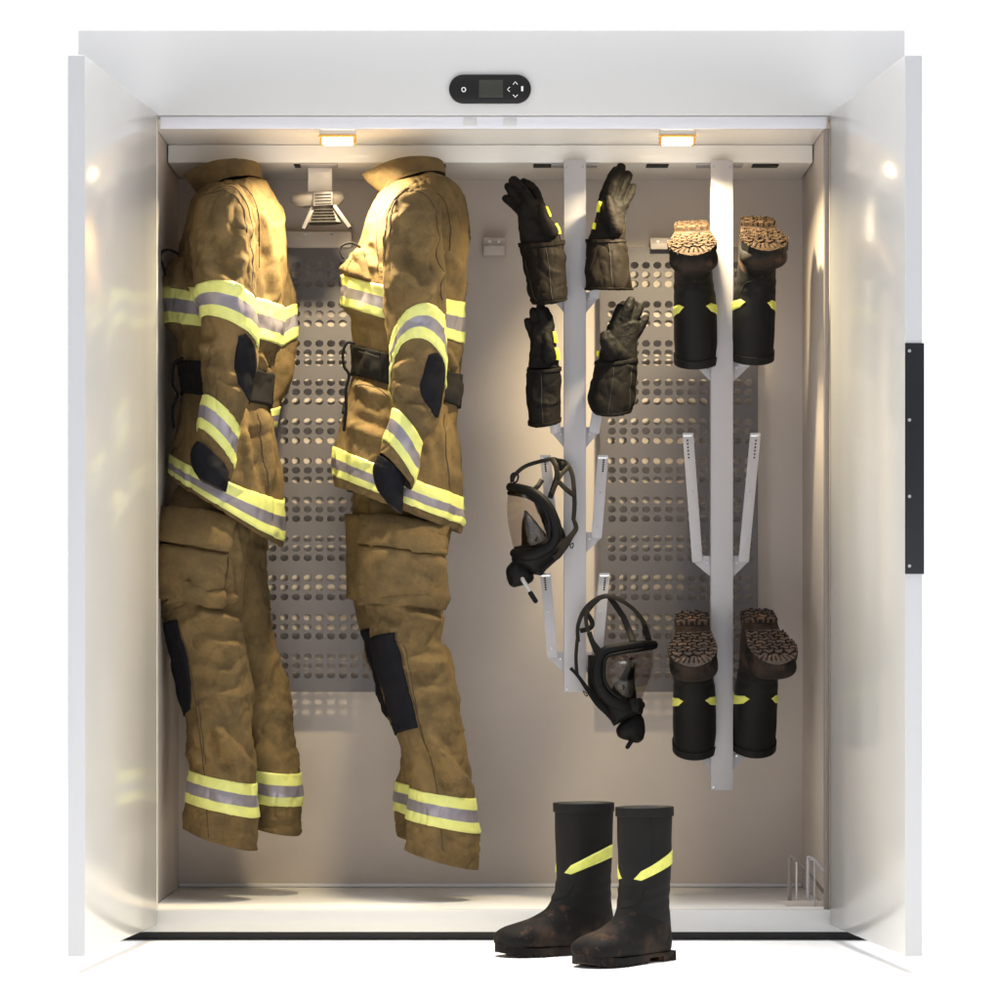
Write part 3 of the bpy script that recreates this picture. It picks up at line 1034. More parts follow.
trousers('tan turnout trousers nearest the left door, black knee patch on their outer left edge',
         [(190, 462, 252, 478, .05, 0, .07), (172, 497, 256, 511, .075, 0, .03), (160, 537, 250, 541, .10, 0), (157.5, 570, 246, 575, .098, 0), (158, 594, 242.5, 602, .095, 0),
          (163, 606, 241.5, 613, .09, 0), (164.5, 625, 245, 640, .09, 0), (170, 655, 248, 656, .088, 0), (178, 690, 252, 690, .085, 0), (184, 716, 253, 716, .083, 0),
          (188, 750, 255, 754, .083, 0), (190.5, 769, 256.5, 783, .083, -2), (186.5, 800, 258.5, 817, .085, -2), (184, 815, 257.5, 834, .086, -2), (183, 827, 256, 850, .086, -3)],
         [(200, 470, 264, 490, .09, 0), (205, 520, 267.5, 545, .09, 0), (213, 580, 268, 590, .088, 0), (220, 622, 270.5, 622, .085, 0), (228, 650, 278, 648, .083, 0),
          (235, 690, 288.5, 690, .082, 0), (240, 730, 294, 735, .082, 0), (246, 766, 298, 773, .082, -2), (250, 800, 302, 805, .083, -2), (251, 812, 301.5, 820, .083, 0), (250, 825, 301, 835, .083, -2)],
         11, 7, .30, 21,
         [(159, 541), (226, 553), (222, 606), (158, 594)], [(166, 506), (236, 519), (228, 551), (159, 538)],
         ([(165, 624), (169, 650), (176, 685), (183, 716)], [(178, 620), (186, 650), (190.5, 680), (191, 709)]),
         [(195, 612, 240, 622, 9, 6), (205, 600, 235, 596, 7, 5), (200, 640, 240, 648, 7, 6), (190, 665, 230, 676, 6, 6), (215, 725, 250, 770, 9, 6), (205, 735, 235, 780, -7, 6), (195, 690, 240, 697, 5, 6),
          (228, 560, 232, 605, 8, 5), (190, 750, 200, 765, 6, 4), (235, 525, 240, 560, 4, 4)],
         [[(179, 622), (188, 655), (193, 690), (196, 715), (200, 740), (204, 768), (207, 800), (208, 838)], [(199, 700), (203, 740), (206, 765)], [(235, 520), (228, 552), (224, 600)]])
trousers('tan turnout trousers in the middle of the cabinet, wide black knee patch facing out',
         [(374, 470, 446, 488, .05, 0, .07), (368, 505, 450, 519, .07, 0, .035), (364.5, 545, 448, 550, .10, 0), (363, 580, 446.5, 584, .098, 0), (362.5, 604, 445.5, 610, .095, 0),
          (368, 622, 445, 628, .09, 0), (370, 639, 441.5, 641, .09, 0), (374, 655, 448, 650, .088, 0), (380, 682, 455, 680, .085, 0), (389, 714, 462.5, 714, .083, 0),
          (398, 741, 466, 745, .083, 0), (405, 766, 470, 774, .083, 0), (408.5, 787, 474.5, 798, .083, -1), (406.5, 818, 479.5, 833, .085, -1), (407, 832, 478.5, 850, .086, -2), (404.5, 849, 477.5, 869, .086, -2)],
         [(358, 480, 430, 500, .09, 0), (354, 515, 430, 520, .09, 0), (353, 550, 428, 550, .09, 0), (353, 600, 425, 600, .088, 0), (361, 628, 428, 630, .085, 0), (366, 655, 430, 655, .083, 0),
          (376, 692, 436, 690, .082, 0), (388, 718, 441, 715, .082, 0), (398, 742, 445, 745, .082, 0), (399, 765, 447, 770, .082, 0), (397.5, 781, 450, 792, .082, 0), (396, 810, 451, 824, .083, 0), (396, 820, 450, 836, .083, 0), (395, 834, 446, 852, .083, 0)],
         12, 10, .30, 37,
         [(365, 545), (440, 557), (441, 608), (363, 605)], [(368, 514), (444, 528), (441, 556), (363, 543)],
         ([(371, 639), (378, 667), (387, 702), (396.5, 735)], [(395, 632), (401, 655), (409, 692), (418, 728)]),
         [(400, 612, 440, 622, 10, 6), (385, 606, 420, 602, 6, 5), (405, 660, 445, 664, 7, 6), (410, 690, 450, 694, 6, 6), (428, 735, 468, 790, 10, 6), (420, 745, 452, 792, -7, 6), (438, 560, 442, 605, 8, 5),
          (415, 675, 440, 672, -5, 5), (380, 620, 396, 630, 6, 5), (412, 770, 430, 790, 4, 5)],
         [[(396, 632), (404, 662), (413, 700), (424, 738), (433, 770), (438, 800), (443, 857)], [(403, 645), (412, 685), (420, 725), (428, 752)], [(444, 530), (440, 560), (438, 600)]],
         farknee=([(362, 630), (368, 655), (377, 690), (388, 716)], [(369, 629), (376, 655), (385, 690), (396, 716)]),
         farflap=[(354, 515), (370, 515), (368, 600), (353, 598)])


# ------------------------------------------------------------------ boots
def boot_parts(dirty, stripe=True):
    """Meshes of one boot in its own space: toe +X, up +Z, outer side +Y."""
    out = []
    # sagittal rows: back/bottom point, front/top point, half width
    prof = [((-.066, .318), (.068, .318), .054), ((-.066, .29), (.067, .29), .054), ((-.065, .24), (.066, .24), .053), ((-.063, .19), (.065, .195), .052),
            ((-.061, .15), (.064, .160), .050), ((-.062, .11), (.070, .134), .047), ((-.069, .07), (.081, .113), .046), ((-.076, .035), (.095, .098), .046),
            ((-.060, .012), (.113, .088), .047), ((.0, .010), (.137, .079), .049), ((.06, .010), (.164, .072), .055), ((.12, .010), (.190, .065), .058), ((.17, .011), (.208, .055), .052), ((.200, .016), (.216, .041), .035), ((.211, .023), (.217, .030), .012)]
    zs = lambda z: z * (1 + .055 * min(1, max(0, (z - .03) / .1)))
    prof = [((a[0], zs(a[1])), (b[0], zs(b[1])), w) for a, b, w in prof]
    L = [(a[0], 0, a[1]) for a, b, w in prof]
    Q = [(b[0], 0, b[1]) for a, b, w in prof]
    lf = Loft(L, Q, [w for *_, w in prof], np.zeros(len(prof)), ex=[.95] * 8 + [.84] * 7, W=(0, -1, 0), NU=112, per=9)
    # ankle creases
    G = lf.G
    zc = G[..., 2]
    xs = G[..., 0]
    cre = .0008 * np.sin((zc + xs * .25) * 230) * np.exp(-((zc - .145) / .03) ** 2)
    lf.G = G + lf.N * (cre + .0012 * vnoise(G * 22, 3))[..., None]
    lf.normals()
    n = lf.NV
    cut = int(8 / (lf.k - 1) * (n - 1))
    return lf


def sole_geo(dirt):
    """Height field sole with chevron lugs, heel block and arch."""
    n, m = 150, 52
    x0, x1 = -.0755, .220

    def half(t):   # half width and centre shift along the sole
        k = np.array([(-.0755, .014, 0), (-.071, .031, 0), (-.06, .040, 0), (-.02, .043, 0), (.03, .042, -.001), (.08, .050, 0), (.13, .0595, .002), (.17, .056, .002), (.20, .042, .002), (.214, .023, .001), (.220, .007, .001)])
        return np.interp(t, k[:, 0], k[:, 1]), np.interp(t, k[:, 0], k[:, 2])

    tx = x0 + (x1 - x0) * (.5 - .5 * np.cos(np.linspace(0, math.pi, n))) * .35 + (x1 - x0) * np.linspace(0, 1, n) * .65
    v, f, mi = [], [], []
    hw, cs = half(tx)
    s = np.linspace(-1, 1, m)
    X = np.repeat(tx[:, None], m, 1)
    Y = hw[:, None] * s[None, :] + cs[:, None]
    # lugs
    ph = (X + .55 * np.abs(((Y / .0245 + 40) % 1) - .5) * .028) / .0165
    wob = np.stack((X, Y, X * 0), -1)
    ph = ph + .22 * vnoise(wob * 55, 9)
    lug = (ph % 1.0) < .66
    brick = ((Y / .0245 + .25 * vnoise(wob * 48, 12) + .5 * (np.floor(ph) % 2)) % 1.0) > .14
    lug = lug & brick
    tip = (X > .186)
    ang = np.arctan2(Y, X - .14)
    lug = np.where(tip, (np.abs((ang * 5.5) % 1 - .5) < .40) | (X > .206), lug)
    rim = (np.abs(s)[None, :] > .93)
    arch = (X > -.012) & (X < .045)
    base = np.where(arch, .012, 0.0)
    edge = np.clip((X + .014) / .004, 0, 1) * np.clip((.05 - X) / .012, 0, 1)
    base = .0065 * edge
    toe = np.clip((X - .14) / .08, 0, 1) ** 2 * .012
    h = base + toe + np.where(lug & ~arch, 0.0, .0055)
    h = h + .0006 * vnoise(np.stack((X, Y, X * 0), -1) * 180, 5)
    bot = np.stack((X, Y, h), -1)
    top = np.stack((X, Y * 0.985, np.full_like(X, .020) + toe * .9), -1)
    v = np.concatenate((bot.reshape(-1, 3), top.reshape(-1, 3)))
    o = n * m
    for i in range(n - 1):
        for j in range(m - 1):
            f.append((i * m + j, i * m + j + 1, (i + 1) * m + j + 1, (i + 1) * m + j))
            q = lug[i:i + 2, j:j + 2].sum()
            mi.append(1 if q >= 3 and not arch[i, j] else 0)
            f.append((o + i * m + j, o + (i + 1) * m + j, o + (i + 1) * m + j + 1, o + i * m + j + 1))
            mi.append(2)
    for i in range(n - 1):
        for j in (0, m - 1):
            f.append((i * m + j, (i + 1) * m + j, o + (i + 1) * m + j, o + i * m + j))
            mi.append(2)
    for j in range(m - 1):
        for i in (0, n - 1):
            f.append((i * m + j, i * m + j + 1, o + i * m + j + 1, o + i * m + j))
            mi.append(2)
    return v, f, mi


BOOT = boot_parts(0)
SOLE = sole_geo(0)


def boot(label, origin, toe, up, mirror, lugmat, group, front_gap=.085):
    """origin: world place of the boot's own zero (under the ankle); toe, up: directions"""
    t = thing('rubber_boot', label, 'boot', tuple(origin), group)
    up = unit(up)
    toe = unit(np.asarray(toe, float) - up * np.dot(toe, up))
    side = np.cross(up, toe) * (-1 if mirror else 1)
    Mx = np.stack((toe, side, up), 1)
    W = lambda a: np.asarray(a) @ Mx.T + np.asarray(origin)
    lf = Loft.__new__(Loft)
    lf.__dict__.update(BOOT.__dict__)
    lf.G = W(BOOT.G)
    lf.N = unit(BOOT.N @ Mx.T)
    nu, nv = lf.NU, lf.NV
    cut = int(6.2 / (lf.k - 1) * (nv - 1))
    G = lf.G
    # shaft with an open top
    rows = []
    cin = G[0].mean(0)
    dn = -up
    for s, h in ((.86, .16), (.9, .03), (.93, -.001)):
        rows.append(cin + (G[0] - cin) * s + dn * h)
    sm = [1, 1, 0]
    for i in range(cut + 1):
        rows.append(G[i])
        sm.append(0)
    v = list(np.concatenate(rows))
    f, mi = [], []
    for i in range(len(rows) - 1):
        for j in range(nu):
            jj = (j + 1) % nu
            f.append((i * nu + j, i * nu + jj, (i + 1) * nu + jj, (i + 1) * nu + j))
            mi.append(sm[i])
    v.append(rows[0].mean(0))
    for j in range(nu):
        f.append((len(v) - 1, j, (j + 1) % nu))
        mi.append(1)
    sh = part('shaft', v, f, [M['rubber'], M['hole']], t, mi=mi)
    rows = [G[i] for i in range(cut, nv)]
    v = list(np.concatenate(rows))
    f = []
    for i in range(len(rows) - 1):
        for j in range(nu):
            jj = (j + 1) % nu
            f.append((i * nu + j, i * nu + jj, (i + 1) * nu + jj, (i + 1) * nu + j))
    v.append(rows[-1].mean(0))
    for j in range(nu):
        f.append((len(v) - 1, (len(rows) - 1) * nu + j, (len(rows) - 1) * nu + (j + 1) % nu))
    part('foot', v, f, M['toe'], t)
    # thick rim round the opening
    uu = np.arange(nu) / nu
    lf.sheet('rim', np.stack(np.meshgrid(uu, np.linspace(0, .72, 8)), -1), .001, .0026, M['rubber'], sh, closed=True)
    # heel strip down the back (u=.5 is the back)
    lf.sheet('heel_strip', np.stack(np.meshgrid(np.linspace(.455, .545, 10), np.linspace(.75, 6.4, 50)), -1), 0, .0022, M['rubber'], sh)
    # raised front seam: a shield outline on the instep
    for sgn in (1, -1):
        uv = spline([(sgn * .13, 4.2), (sgn * .10, 5.2), (sgn * .03, 5.8), (0, 5.9)], 24)
        p, nn = lf.at(uv[:, 0], uv[:, 1])
        tube_v, tube_f = tube_geo(p + nn * .0003, .0012, 6)
        part('seam', tube_v, tube_f, M['rubber'], sh)
        uv = spline([(sgn * .16, .8), (sgn * .165, 2.2), (sgn * .17, 3.4)], 24)
        p, nn = lf.at(uv[:, 0], uv[:, 1])
        tube_v, tube_f = tube_geo(p + nn * .0002, .0010, 6)
        part('seam', tube_v, tube_f, M['rubber'], sh)
        # reflector: starts pointed near the front and climbs towards the back
        na = 26
        a = np.linspace(0, 1, na)
        uc = front_gap + a * .38
        sw = np.sin(R(18) + a * R(137) - R(52))
        vc = 3.6 - .72 * (sw - sw[0])
        hv = .33 * np.clip(a / .12, .06, 1)
        b = np.linspace(-1, 1, 5)
        g = np.stack((np.repeat((sgn * uc)[None], 5, 0), vc[None] + b[:, None] * hv[None] * .8), -1)
        lf.sheet('reflector', g, .0006, .0012, M['stripe'], sh)
    sv, sf, smi = SOLE
    so = part('sole', W(sv), sf, [M['sole'], lugmat, M['toe']], t, mi=smi, smooth='auto')
    return t


gs = 'pair of boots standing on the floor'
# standing pair
def yawed(d):
    return (-math.sin(R(d)), -math.cos(R(d)), 0)


c = P(584, 0, -.30)
boot('black rubber boot standing on the white floor, behind and left of its mate', (c[0], -.30, 0.0005), yawed(62), (0, 0, 1), True, M['lugdark'], gs, front_gap=.06)
c = P(645, 0, -.49)
boot('black rubber boot standing on the white floor, in front and right of its mate', (c[0], -.49, 0.0005), yawed(40), (0, 0, 1), True, M['lugdark'], gs, front_gap=.05)
gh = 'boots hanging upside down on the rack arms'


def hung(label, px, py, y, alpha, yaw, lean, mirror, lug):
    """px,py: place of the opening's centre; boot upside down, toe towards the viewer"""
    a = R(alpha)
    up = np.array((lean, math.sin(a), -math.cos(a)))
    up = unit(up)
    toe = np.array((math.sin(R(yaw)), -math.cos(a) * math.cos(R(yaw)), -math.sin(a)))
    o = P(px, py, y) - up * .335
    return boot(label, o, toe, up, mirror, lug, gh, front_gap=.085)


hung('upturned boot with bright muddy sole, top left of the longer rack', 697, 361, .415, 21, -2, .06, False, M['lug'])
hung('upturned boot with brown sole, top right of the longer rack beside the right wall', 751, 357, .415, 21, 0, -.03, True, M['lug'])
hung('upturned boot with dark sole, at the lower left of the longer rack', 695.5, 747, .415, 25, -2, .05, False, M['lugdark'])
hung('upturned boot with dark sole twisted outwards, at the lower right of the longer rack', 752.5, 745, .415, 25, 6, -.03, True, M['lugdark'])


# ------------------------------------------------------------------ gloves
def glove(label, y, palm, fingers, cuff, pip, mats, seams=(), cuffseams=()):
    base = P((cuff[-1][0] + cuff[-1][2]) / 2, max(cuff[-1][1], cuff[-1][3]), y)
    t = thing('fire_glove', label, 'glove', base, 'gloves drying on the rack arms')
    bm_v, bm_f = [], []

    def add(v, f):
        o = len(bm_v)
        bm_v.extend(v)
        bm_f.extend([[i + o for i in q] for q in f])

    lf = pxloft(palm, y, NU=48, per=6)
    rows = lf.G
    nv, nu = rows.shape[:2]
    v = list(rows.reshape(-1, 3)) + [rows[0].mean(0), rows[-1].mean(0)]
    f = [(i * nu + j, i * nu + (j + 1) % nu, (i + 1) * nu + (j + 1) % nu, (i + 1) * nu + j) for i in range(nv - 1) for j in range(nu)]
    f += [(nv * nu, (j + 1) % nu, j) for j in range(nu)] + [(nv * nu + 1, (nv - 1) * nu + j, (nv - 1) * nu + (j + 1) % nu) for j in range(nu)]
    add(v, f)
    for pts, r0, r1 in fingers:
        path = spline([P(a, b, y + d) for a, b, d in pts], 18)
        rad = np.linspace(r0, r1, 18)
        # soft knuckle bulges
        rad = rad * (1 + .05 * np.sin(np.linspace(0, 3 * math.pi, 18)))
        v, f = tube_geo(path, rad, 16)
        add(v, f)
    h = part('hand', bm_v, bm_f, mats[0], t)
    md = h.modifiers.new('join', 'REMESH')
    md.mode = 'VOXEL'
    md.voxel_size = .0021
    md.use_smooth_shade = True
    sm = h.modifiers.new('soft', 'SMOOTH')
    sm.iterations = 5
    sm.factor = .5
    tx = bpy.data.textures.new('leather_creases', 'CLOUDS')
    tx.noise_scale = .016
    tx.noise_depth = 3
    dm = h.modifiers.new('creases', 'DISPLACE')
    dm.texture = tx
    dm.texture_coords = 'LOCAL'
    dm.strength = .0045
    dm.mid_level = .5
    cl = pxloft(cuff, y, NU=96, per=12).wrinkle((), .003, (22, 22, 14), 5)
    cs = cl.skin('cuff', mats[1], t, M['hole'])
    n = cl.k - 1
    cl.band('hem_binding', n - .35, n, mats[1], cs, thick=.002, n=5)
    cl.band('wrist_binding', 0, .28, mats[1], cs, thick=.0012, n=5)
    for pts in cuffseams:
        cl.line('seam', pts, M['hole'], cs, .001)
    for pts, w in pip:
        ribbon('yellow_tab', [P(a, b, y + d) for a, b, d in pts], w, .006, M['piping'], h, normal=(.5, -.8, 0), samples=16)
    return t


LB, LK = (M['leather'], M['cuff']), (M['leather2'], M['cuff2'])
glove('dark leather glove at top left of its rack, fingers leaning left', .345,
      [(524, 196, 543, 201, .016, 0), (518, 208, 548, 212, .021, 0), (518, 221, 554, 225, .024, 0), (519, 233, 560, 236, .026, 0), (521, 246, 562, 243, .028, 0)],
      [([(536, 212, -.006), (526, 195, -.012), (513.5, 181, -.004)], .0165, .0125), ([(530, 213, .012), (518, 199, .012), (508.5, 187, .016)], .0155, .0115),
       ([(526, 216, .022), (515, 206, .026), (505.5, 198, .028)], .013, .0095), ([(552, 232, -.028), (544, 218, -.040), (541, 207, -.040)], .017, .011), ([(540, 212, .004), (535, 192, .02), (524, 183, .02)], .0155, .012)],
      [(520, 243, 564, 240, .034, -3), (522, 258, 565, 255, .040, -3), (526, 280, 566, 277, .046, -3), (527, 291, 567, 294, .05, -4), (534, 303, 566, 299, .046, -5)],
      [([(546, 207, -.018), (548.3, 212, -.022), (550, 217, -.022)], .008), ([(555.5, 224, -.026), (558, 229, -.028), (559, 234, -.028)], .010)], LB,
      cuffseams=[[(545, 248), (549, 272), (553, 299)], [(525, 262), (531, 285), (537, 301)]])
glove('dark leather glove at top right of its rack, thumb in front of palm', .345,
      [(602, 197, 623, 199, .016, 0), (597, 207, 626, 207, .02, 0), (595, 220, 625.5, 220, .024, 0), (591, 230, 626, 230, .026, 0), (588, 240, 625, 240, .028, 0)],
      [([(608, 205, 0), (613, 185, -.006), (621, 168, 0)], .017, .0125), ([(604, 204, .012), (607, 188, .014), (616, 171, .018)], .0155, .0115), ([(615, 208, .004), (621, 190, .002), (628, 175, .008)], .0155, .0115), ([(620, 210, .006), (627, 200, .008), (633, 187, .012)], .0135, .0095),
       ([(615, 229, -.026), (611, 215, -.040), (608, 199, -.038)], .020, .0100)],
      [(587, 239, 626, 239, .034, -2), (586, 252, 628, 251, .04, -2), (586, 270, 629, 270, .046, -2), (586, 283, 631, 284, .05, -2), (586, 290, 631, 290, .05, -2)],
      [([(600, 202, -.012), (598.5, 207, -.016), (598, 212, -.018)], .008), ([(594.5, 223, -.016), (593.5, 229, -.018)], .008)], LB,
      cuffseams=[[(608, 241), (610, 262), (612, 289)]])
glove('black glove at lower left of its rack with narrow upright cuff', .345,
      [(531, 325, 552, 322, .016, 0), (530, 335, 554, 335, .02, 0), (530, 346, 557, 348, .024, 0), (529, 357, 559, 360, .026, 0), (528, 369, 559, 369, .028, 0)],
      [([(544, 328, 0), (543, 316, -.004), (540.5, 306, 0)], .0155, .0105), ([(538, 328, .006), (535.5, 320, .004), (533.5, 311, .008)], .0135, .010), ([(535, 338, .008), (531, 330, .008), (527.5, 321, .012)], .0125, .009), ([(549, 330, .010), (549, 320, .012), (545.5, 311, .014)], .0135, .010),
       ([(549, 358, -.026), (548, 346, -.038), (546, 336, -.036)], .018, .0100)],
      [(527, 368, 560, 367, .034, -4), (526, 380, 561, 380, .038, -3), (526, 398, 561, 398, .042, -3), (528, 414, 561, 412, .046, -4), (529, 425, 561, 420, .046, -6)],
      [([(554, 332, -.008), (555, 338, -.012), (555.5, 343, -.012)], .010), ([(556, 348, -.014), (557.5, 354, -.018), (558, 360, -.018)], .011)], LK,
      cuffseams=[[(541, 371), (541, 395), (543, 423)]])
glove('black glove at lower right of its rack, fingers spread and cuff flaring', .345,
      [(608, 325, 640, 322, .016, 0), (604, 335, 638, 335, .02, 0), (601, 346, 637, 347, .024, 0), (599, 356, 637, 358, .026, 0), (597, 366, 636, 364, .028, 0)],
      [([(614, 330, 0), (617, 318, 0), (620, 308, .004)], .0155, .0115), ([(622, 326, 0), (627, 312, -.006), (630.5, 301, 0)], .0155, .0115), ([(629, 328, .006), (635, 317, .004), (640, 307, .008)], .0145, .0105), ([(633, 338, .010), (640, 328, .010), (646, 318, .014)], .013, .0095),
       ([(612, 354, -.026), (606, 344, -.038), (604, 335, -.036)], .019, .0105), ([(621, 356, -.022), (614, 346, -.03), (608, 334, -.028)], .016, .010)],
      [(596, 361, 637, 357, .034, -4), (594, 374, 636, 372, .040, -3), (589, 390, 635, 388, .048, -4), (587, 402, 635, 401, .05, -8), (592, 410, 631, 409, .05, -9)],
      [([(598, 351, -.012), (597.5, 356, -.014)], .006)], LK, cuffseams=[[(614, 368), (612, 390), (609, 417)], [(632, 366), (630, 390), (627, 412)]])


# ------------------------------------------------------------------ breathing masks
def facemask(label, y, px0, parts_):
    t = thing('breathing_mask', label, 'face mask', P(px0[0], px0[1], y), 'face masks hanging on the rack arms')
    Q = lambda a: P(a[0], a[1], y + (a[2] if len(a) > 2 else 0))
    for kind, name, *arg in parts_:
        if kind == 'strap':
            pts, w = arg[:2]
            ribbon(name, [Q(p) for p in pts], w, .0028, M[arg[2]] if len(arg) > 2 else M['strap'], t, normal=arg[3] if len(arg) > 3 else (.15, -1, .1), samples=48)
        elif kind == 'ring':
            pts, w = arg[:2]
            tube(name, [Q(p) for p in pts], w, M['mask'], t, 14, 70, flat=.8)
        elif kind == 'loft':
            rows, mat = arg[:2]
            lf = pxloft(rows, y, NU=72, per=10).wrinkle((), .0012, (30, 30, 30), 4)
            lf.skin(name, M[mat], t, open_end=False)
        elif kind == 'lens':
            left, right, bul = arg
            n, m = 24, 20
            l = spline([Q(p) for p in left], n)
            r = spline([Q(p) for p in right], n)
            v = []
            for i in range(n):
                for j in range(m):
                    b = j / (m - 1)
                    q = l[i] * (1 - b) + r[i] * b
                    k = math.sin(math.pi * b) * math.sin(math.pi * min(max(i / (n - 1), .0), 1.0)) ** .5
                    v.append(q + np.array((0, -bul * k, 0)))
            v2 = [p + np.array((0, .002, 0)) for p in v]
            o = len(v)
            f = []
            for i in range(n - 1):
                for j in range(m - 1):
                    f.append((i * m + j, i * m + j + 1, (i + 1) * m + j + 1, (i + 1) * m + j))
                    f.append((o + i * m + j, o + (i + 1) * m + j, o + (i + 1) * m + j + 1, o + i * m + j + 1))
            bd = [j for j in range(m)] + [i * m + m - 1 for i in range(1, n)] + [(n - 1) * m + j for j in range(m - 2, -1, -1)] + [i * m for i in range(n - 2, 0, -1)]
            for a, b in zip(bd, bd[1:] + bd[:1]):
                f.append((a, b, o + b, o + a))
            part(name, np.array(v + v2), f, M['lens'], t)
        elif kind == 'tube':
            pts, rad, mat = arg
            tube(name, [Q(p) for p in pts], rad, M[mat], t, 14, 24)
        elif kind == 'buckle':
            pts, w = arg
            tube(name, [Q(p) for p in pts], w, M['mask'], t, 8, 40)
    return t


facemask('black face mask facing left with pale tube under the chin, above the other', .335, (540, 590), [
    ('lens', 'visor', [(508.5, 490, .0), (507, 505, -.01), (508, 522, -.012), (511, 538, -.01), (514, 550, 0)], [(520, 492, -.05), (536, 503, -.06), (545, 520, -.055), (547, 538, -.05), (538, 552, -.04)], .03),
    ('loft', 'inner_cup', [(524, 510, 527, 511, .004, 0), (522, 520, 536, 522, .02, 0), (521, 533, 548, 535, .03, 0), (521, 545, 556, 545, .036, 0), (516, 556, 560, 556, .04, 0)], 'mask'),
    ('loft', 'face_seal', [(532, 497, 546, 500, .008, 0, .02), (536, 508, 556, 512, .02, 0, .02), (544, 525, 562, 526, .026, 0, .02), (546, 540, 566, 540, .03, 0, .02), (545, 555, 562, 556, .026, 0, .02)], 'mask'),
    ('ring', 'visor_frame', [(510, 487, .0), (520, 489, -.03), (534, 494, -.05), (547, 506, -.058), (554, 520, -.058), (556, 535, -.054), (550, 546, -.05), (538, 553, -.046), (525, 556, -.035), (514, 553, -.01)], [.011, .0125, .0135, .0135, .013, .013, .013, .0135, .013, .011]),
    ('ring', 'frame_edge', [(509, 493, -.004), (521, 495, -.036), (534, 500, -.056), (545, 511, -.064), (549, 524, -.064), (549, 537, -.06)], .0055),
    ('loft', 'chin_piece', [(514, 547, 563, 538, .03, 0), (512, 556, 566, 549, .042, 0), (513, 562, 556, 561, .040, 0), (524, 569, 546, 570, .03, 0), (533, 574, 542, 575, .012, 0)], 'mask'),
    ('loft', 'exhale_valve', [(513, 561, 524, 563, .018, 0), (507.5, 568, 530, 569, .026, 0), (506.5, 576, 534, 578, .028, 0), (509, 584, 530, 583, .02, 0), (514, 587, 524, 586, .008, 0)], 'mask'),
    ('tube', 'hose_stub', [(522.5, 579, -.03), (526, 585, -.034), (530, 592, -.036)], [.0052, .0048, .0045], 'hose'),
    ('tube', 'hose_tip', [(530.5, 593, -.036), (535.5, 601, -.037)], [.0062, .006], 'mask'),
    ('strap', 'head_strap', [(512, 482, -.01), (514, 476, -.012), (524, 467, -.01), (538, 462, 0), (553, 459, .01), (560, 462, .02)], .008),
    ('strap', 'head_strap', [(552, 459, -.01), (556, 466, -.02), (557, 476, -.02), (554, 486, -.01), (550, 498, 0)], .011),
    ('strap', 'head_strap', [(569, 466, .005), (561, 475, -.012), (556, 484, -.02), (552, 494, -.025)], .009),
    ('strap', 'head_strap', [(556, 460, .02), (566, 463, .01), (572, 474, 0), (574, 490, -.01), (574.5, 505, -.012), (573.5, 520, -.012)], .009),
    ('strap', 'head_strap', [(559, 482, -.02), (567, 490, -.022), (575, 496, -.016)], .010),
    ('strap', 'head_strap', [(573.5, 519, -.012), (576, 528, -.014), (571, 536, -.02), (563, 546, -.024), (552, 556, -.03)], [.008, .010, .012, .020, .026]),
    ('loft', 'strap_pad', [(560, 461, 563, 461, .004, 0), (557.5, 464, 566, 464, .007, 0), (558.5, 469, 564, 469, .006, 0), (560, 471, 562, 471, .003, 0)], 'mask'),
    ('strap', 'temple_strap', [(531, 492, -.03), (538, 486, -.02), (542, 480, -.004)], .012, 'mask'),
    ('buckle', 'buckle', [(511, 482, -.016), (511, 476, -.018), (514, 473, -.018), (518, 475, -.018), (517, 481, -.018), (512, 484, -.016)], .0022),
    ('buckle', 'buckle', [(570, 545, -.03), (573, 543, -.03), (573, 547, -.03), (571, 548, -.03), (570, 545, -.03)], .0012)])
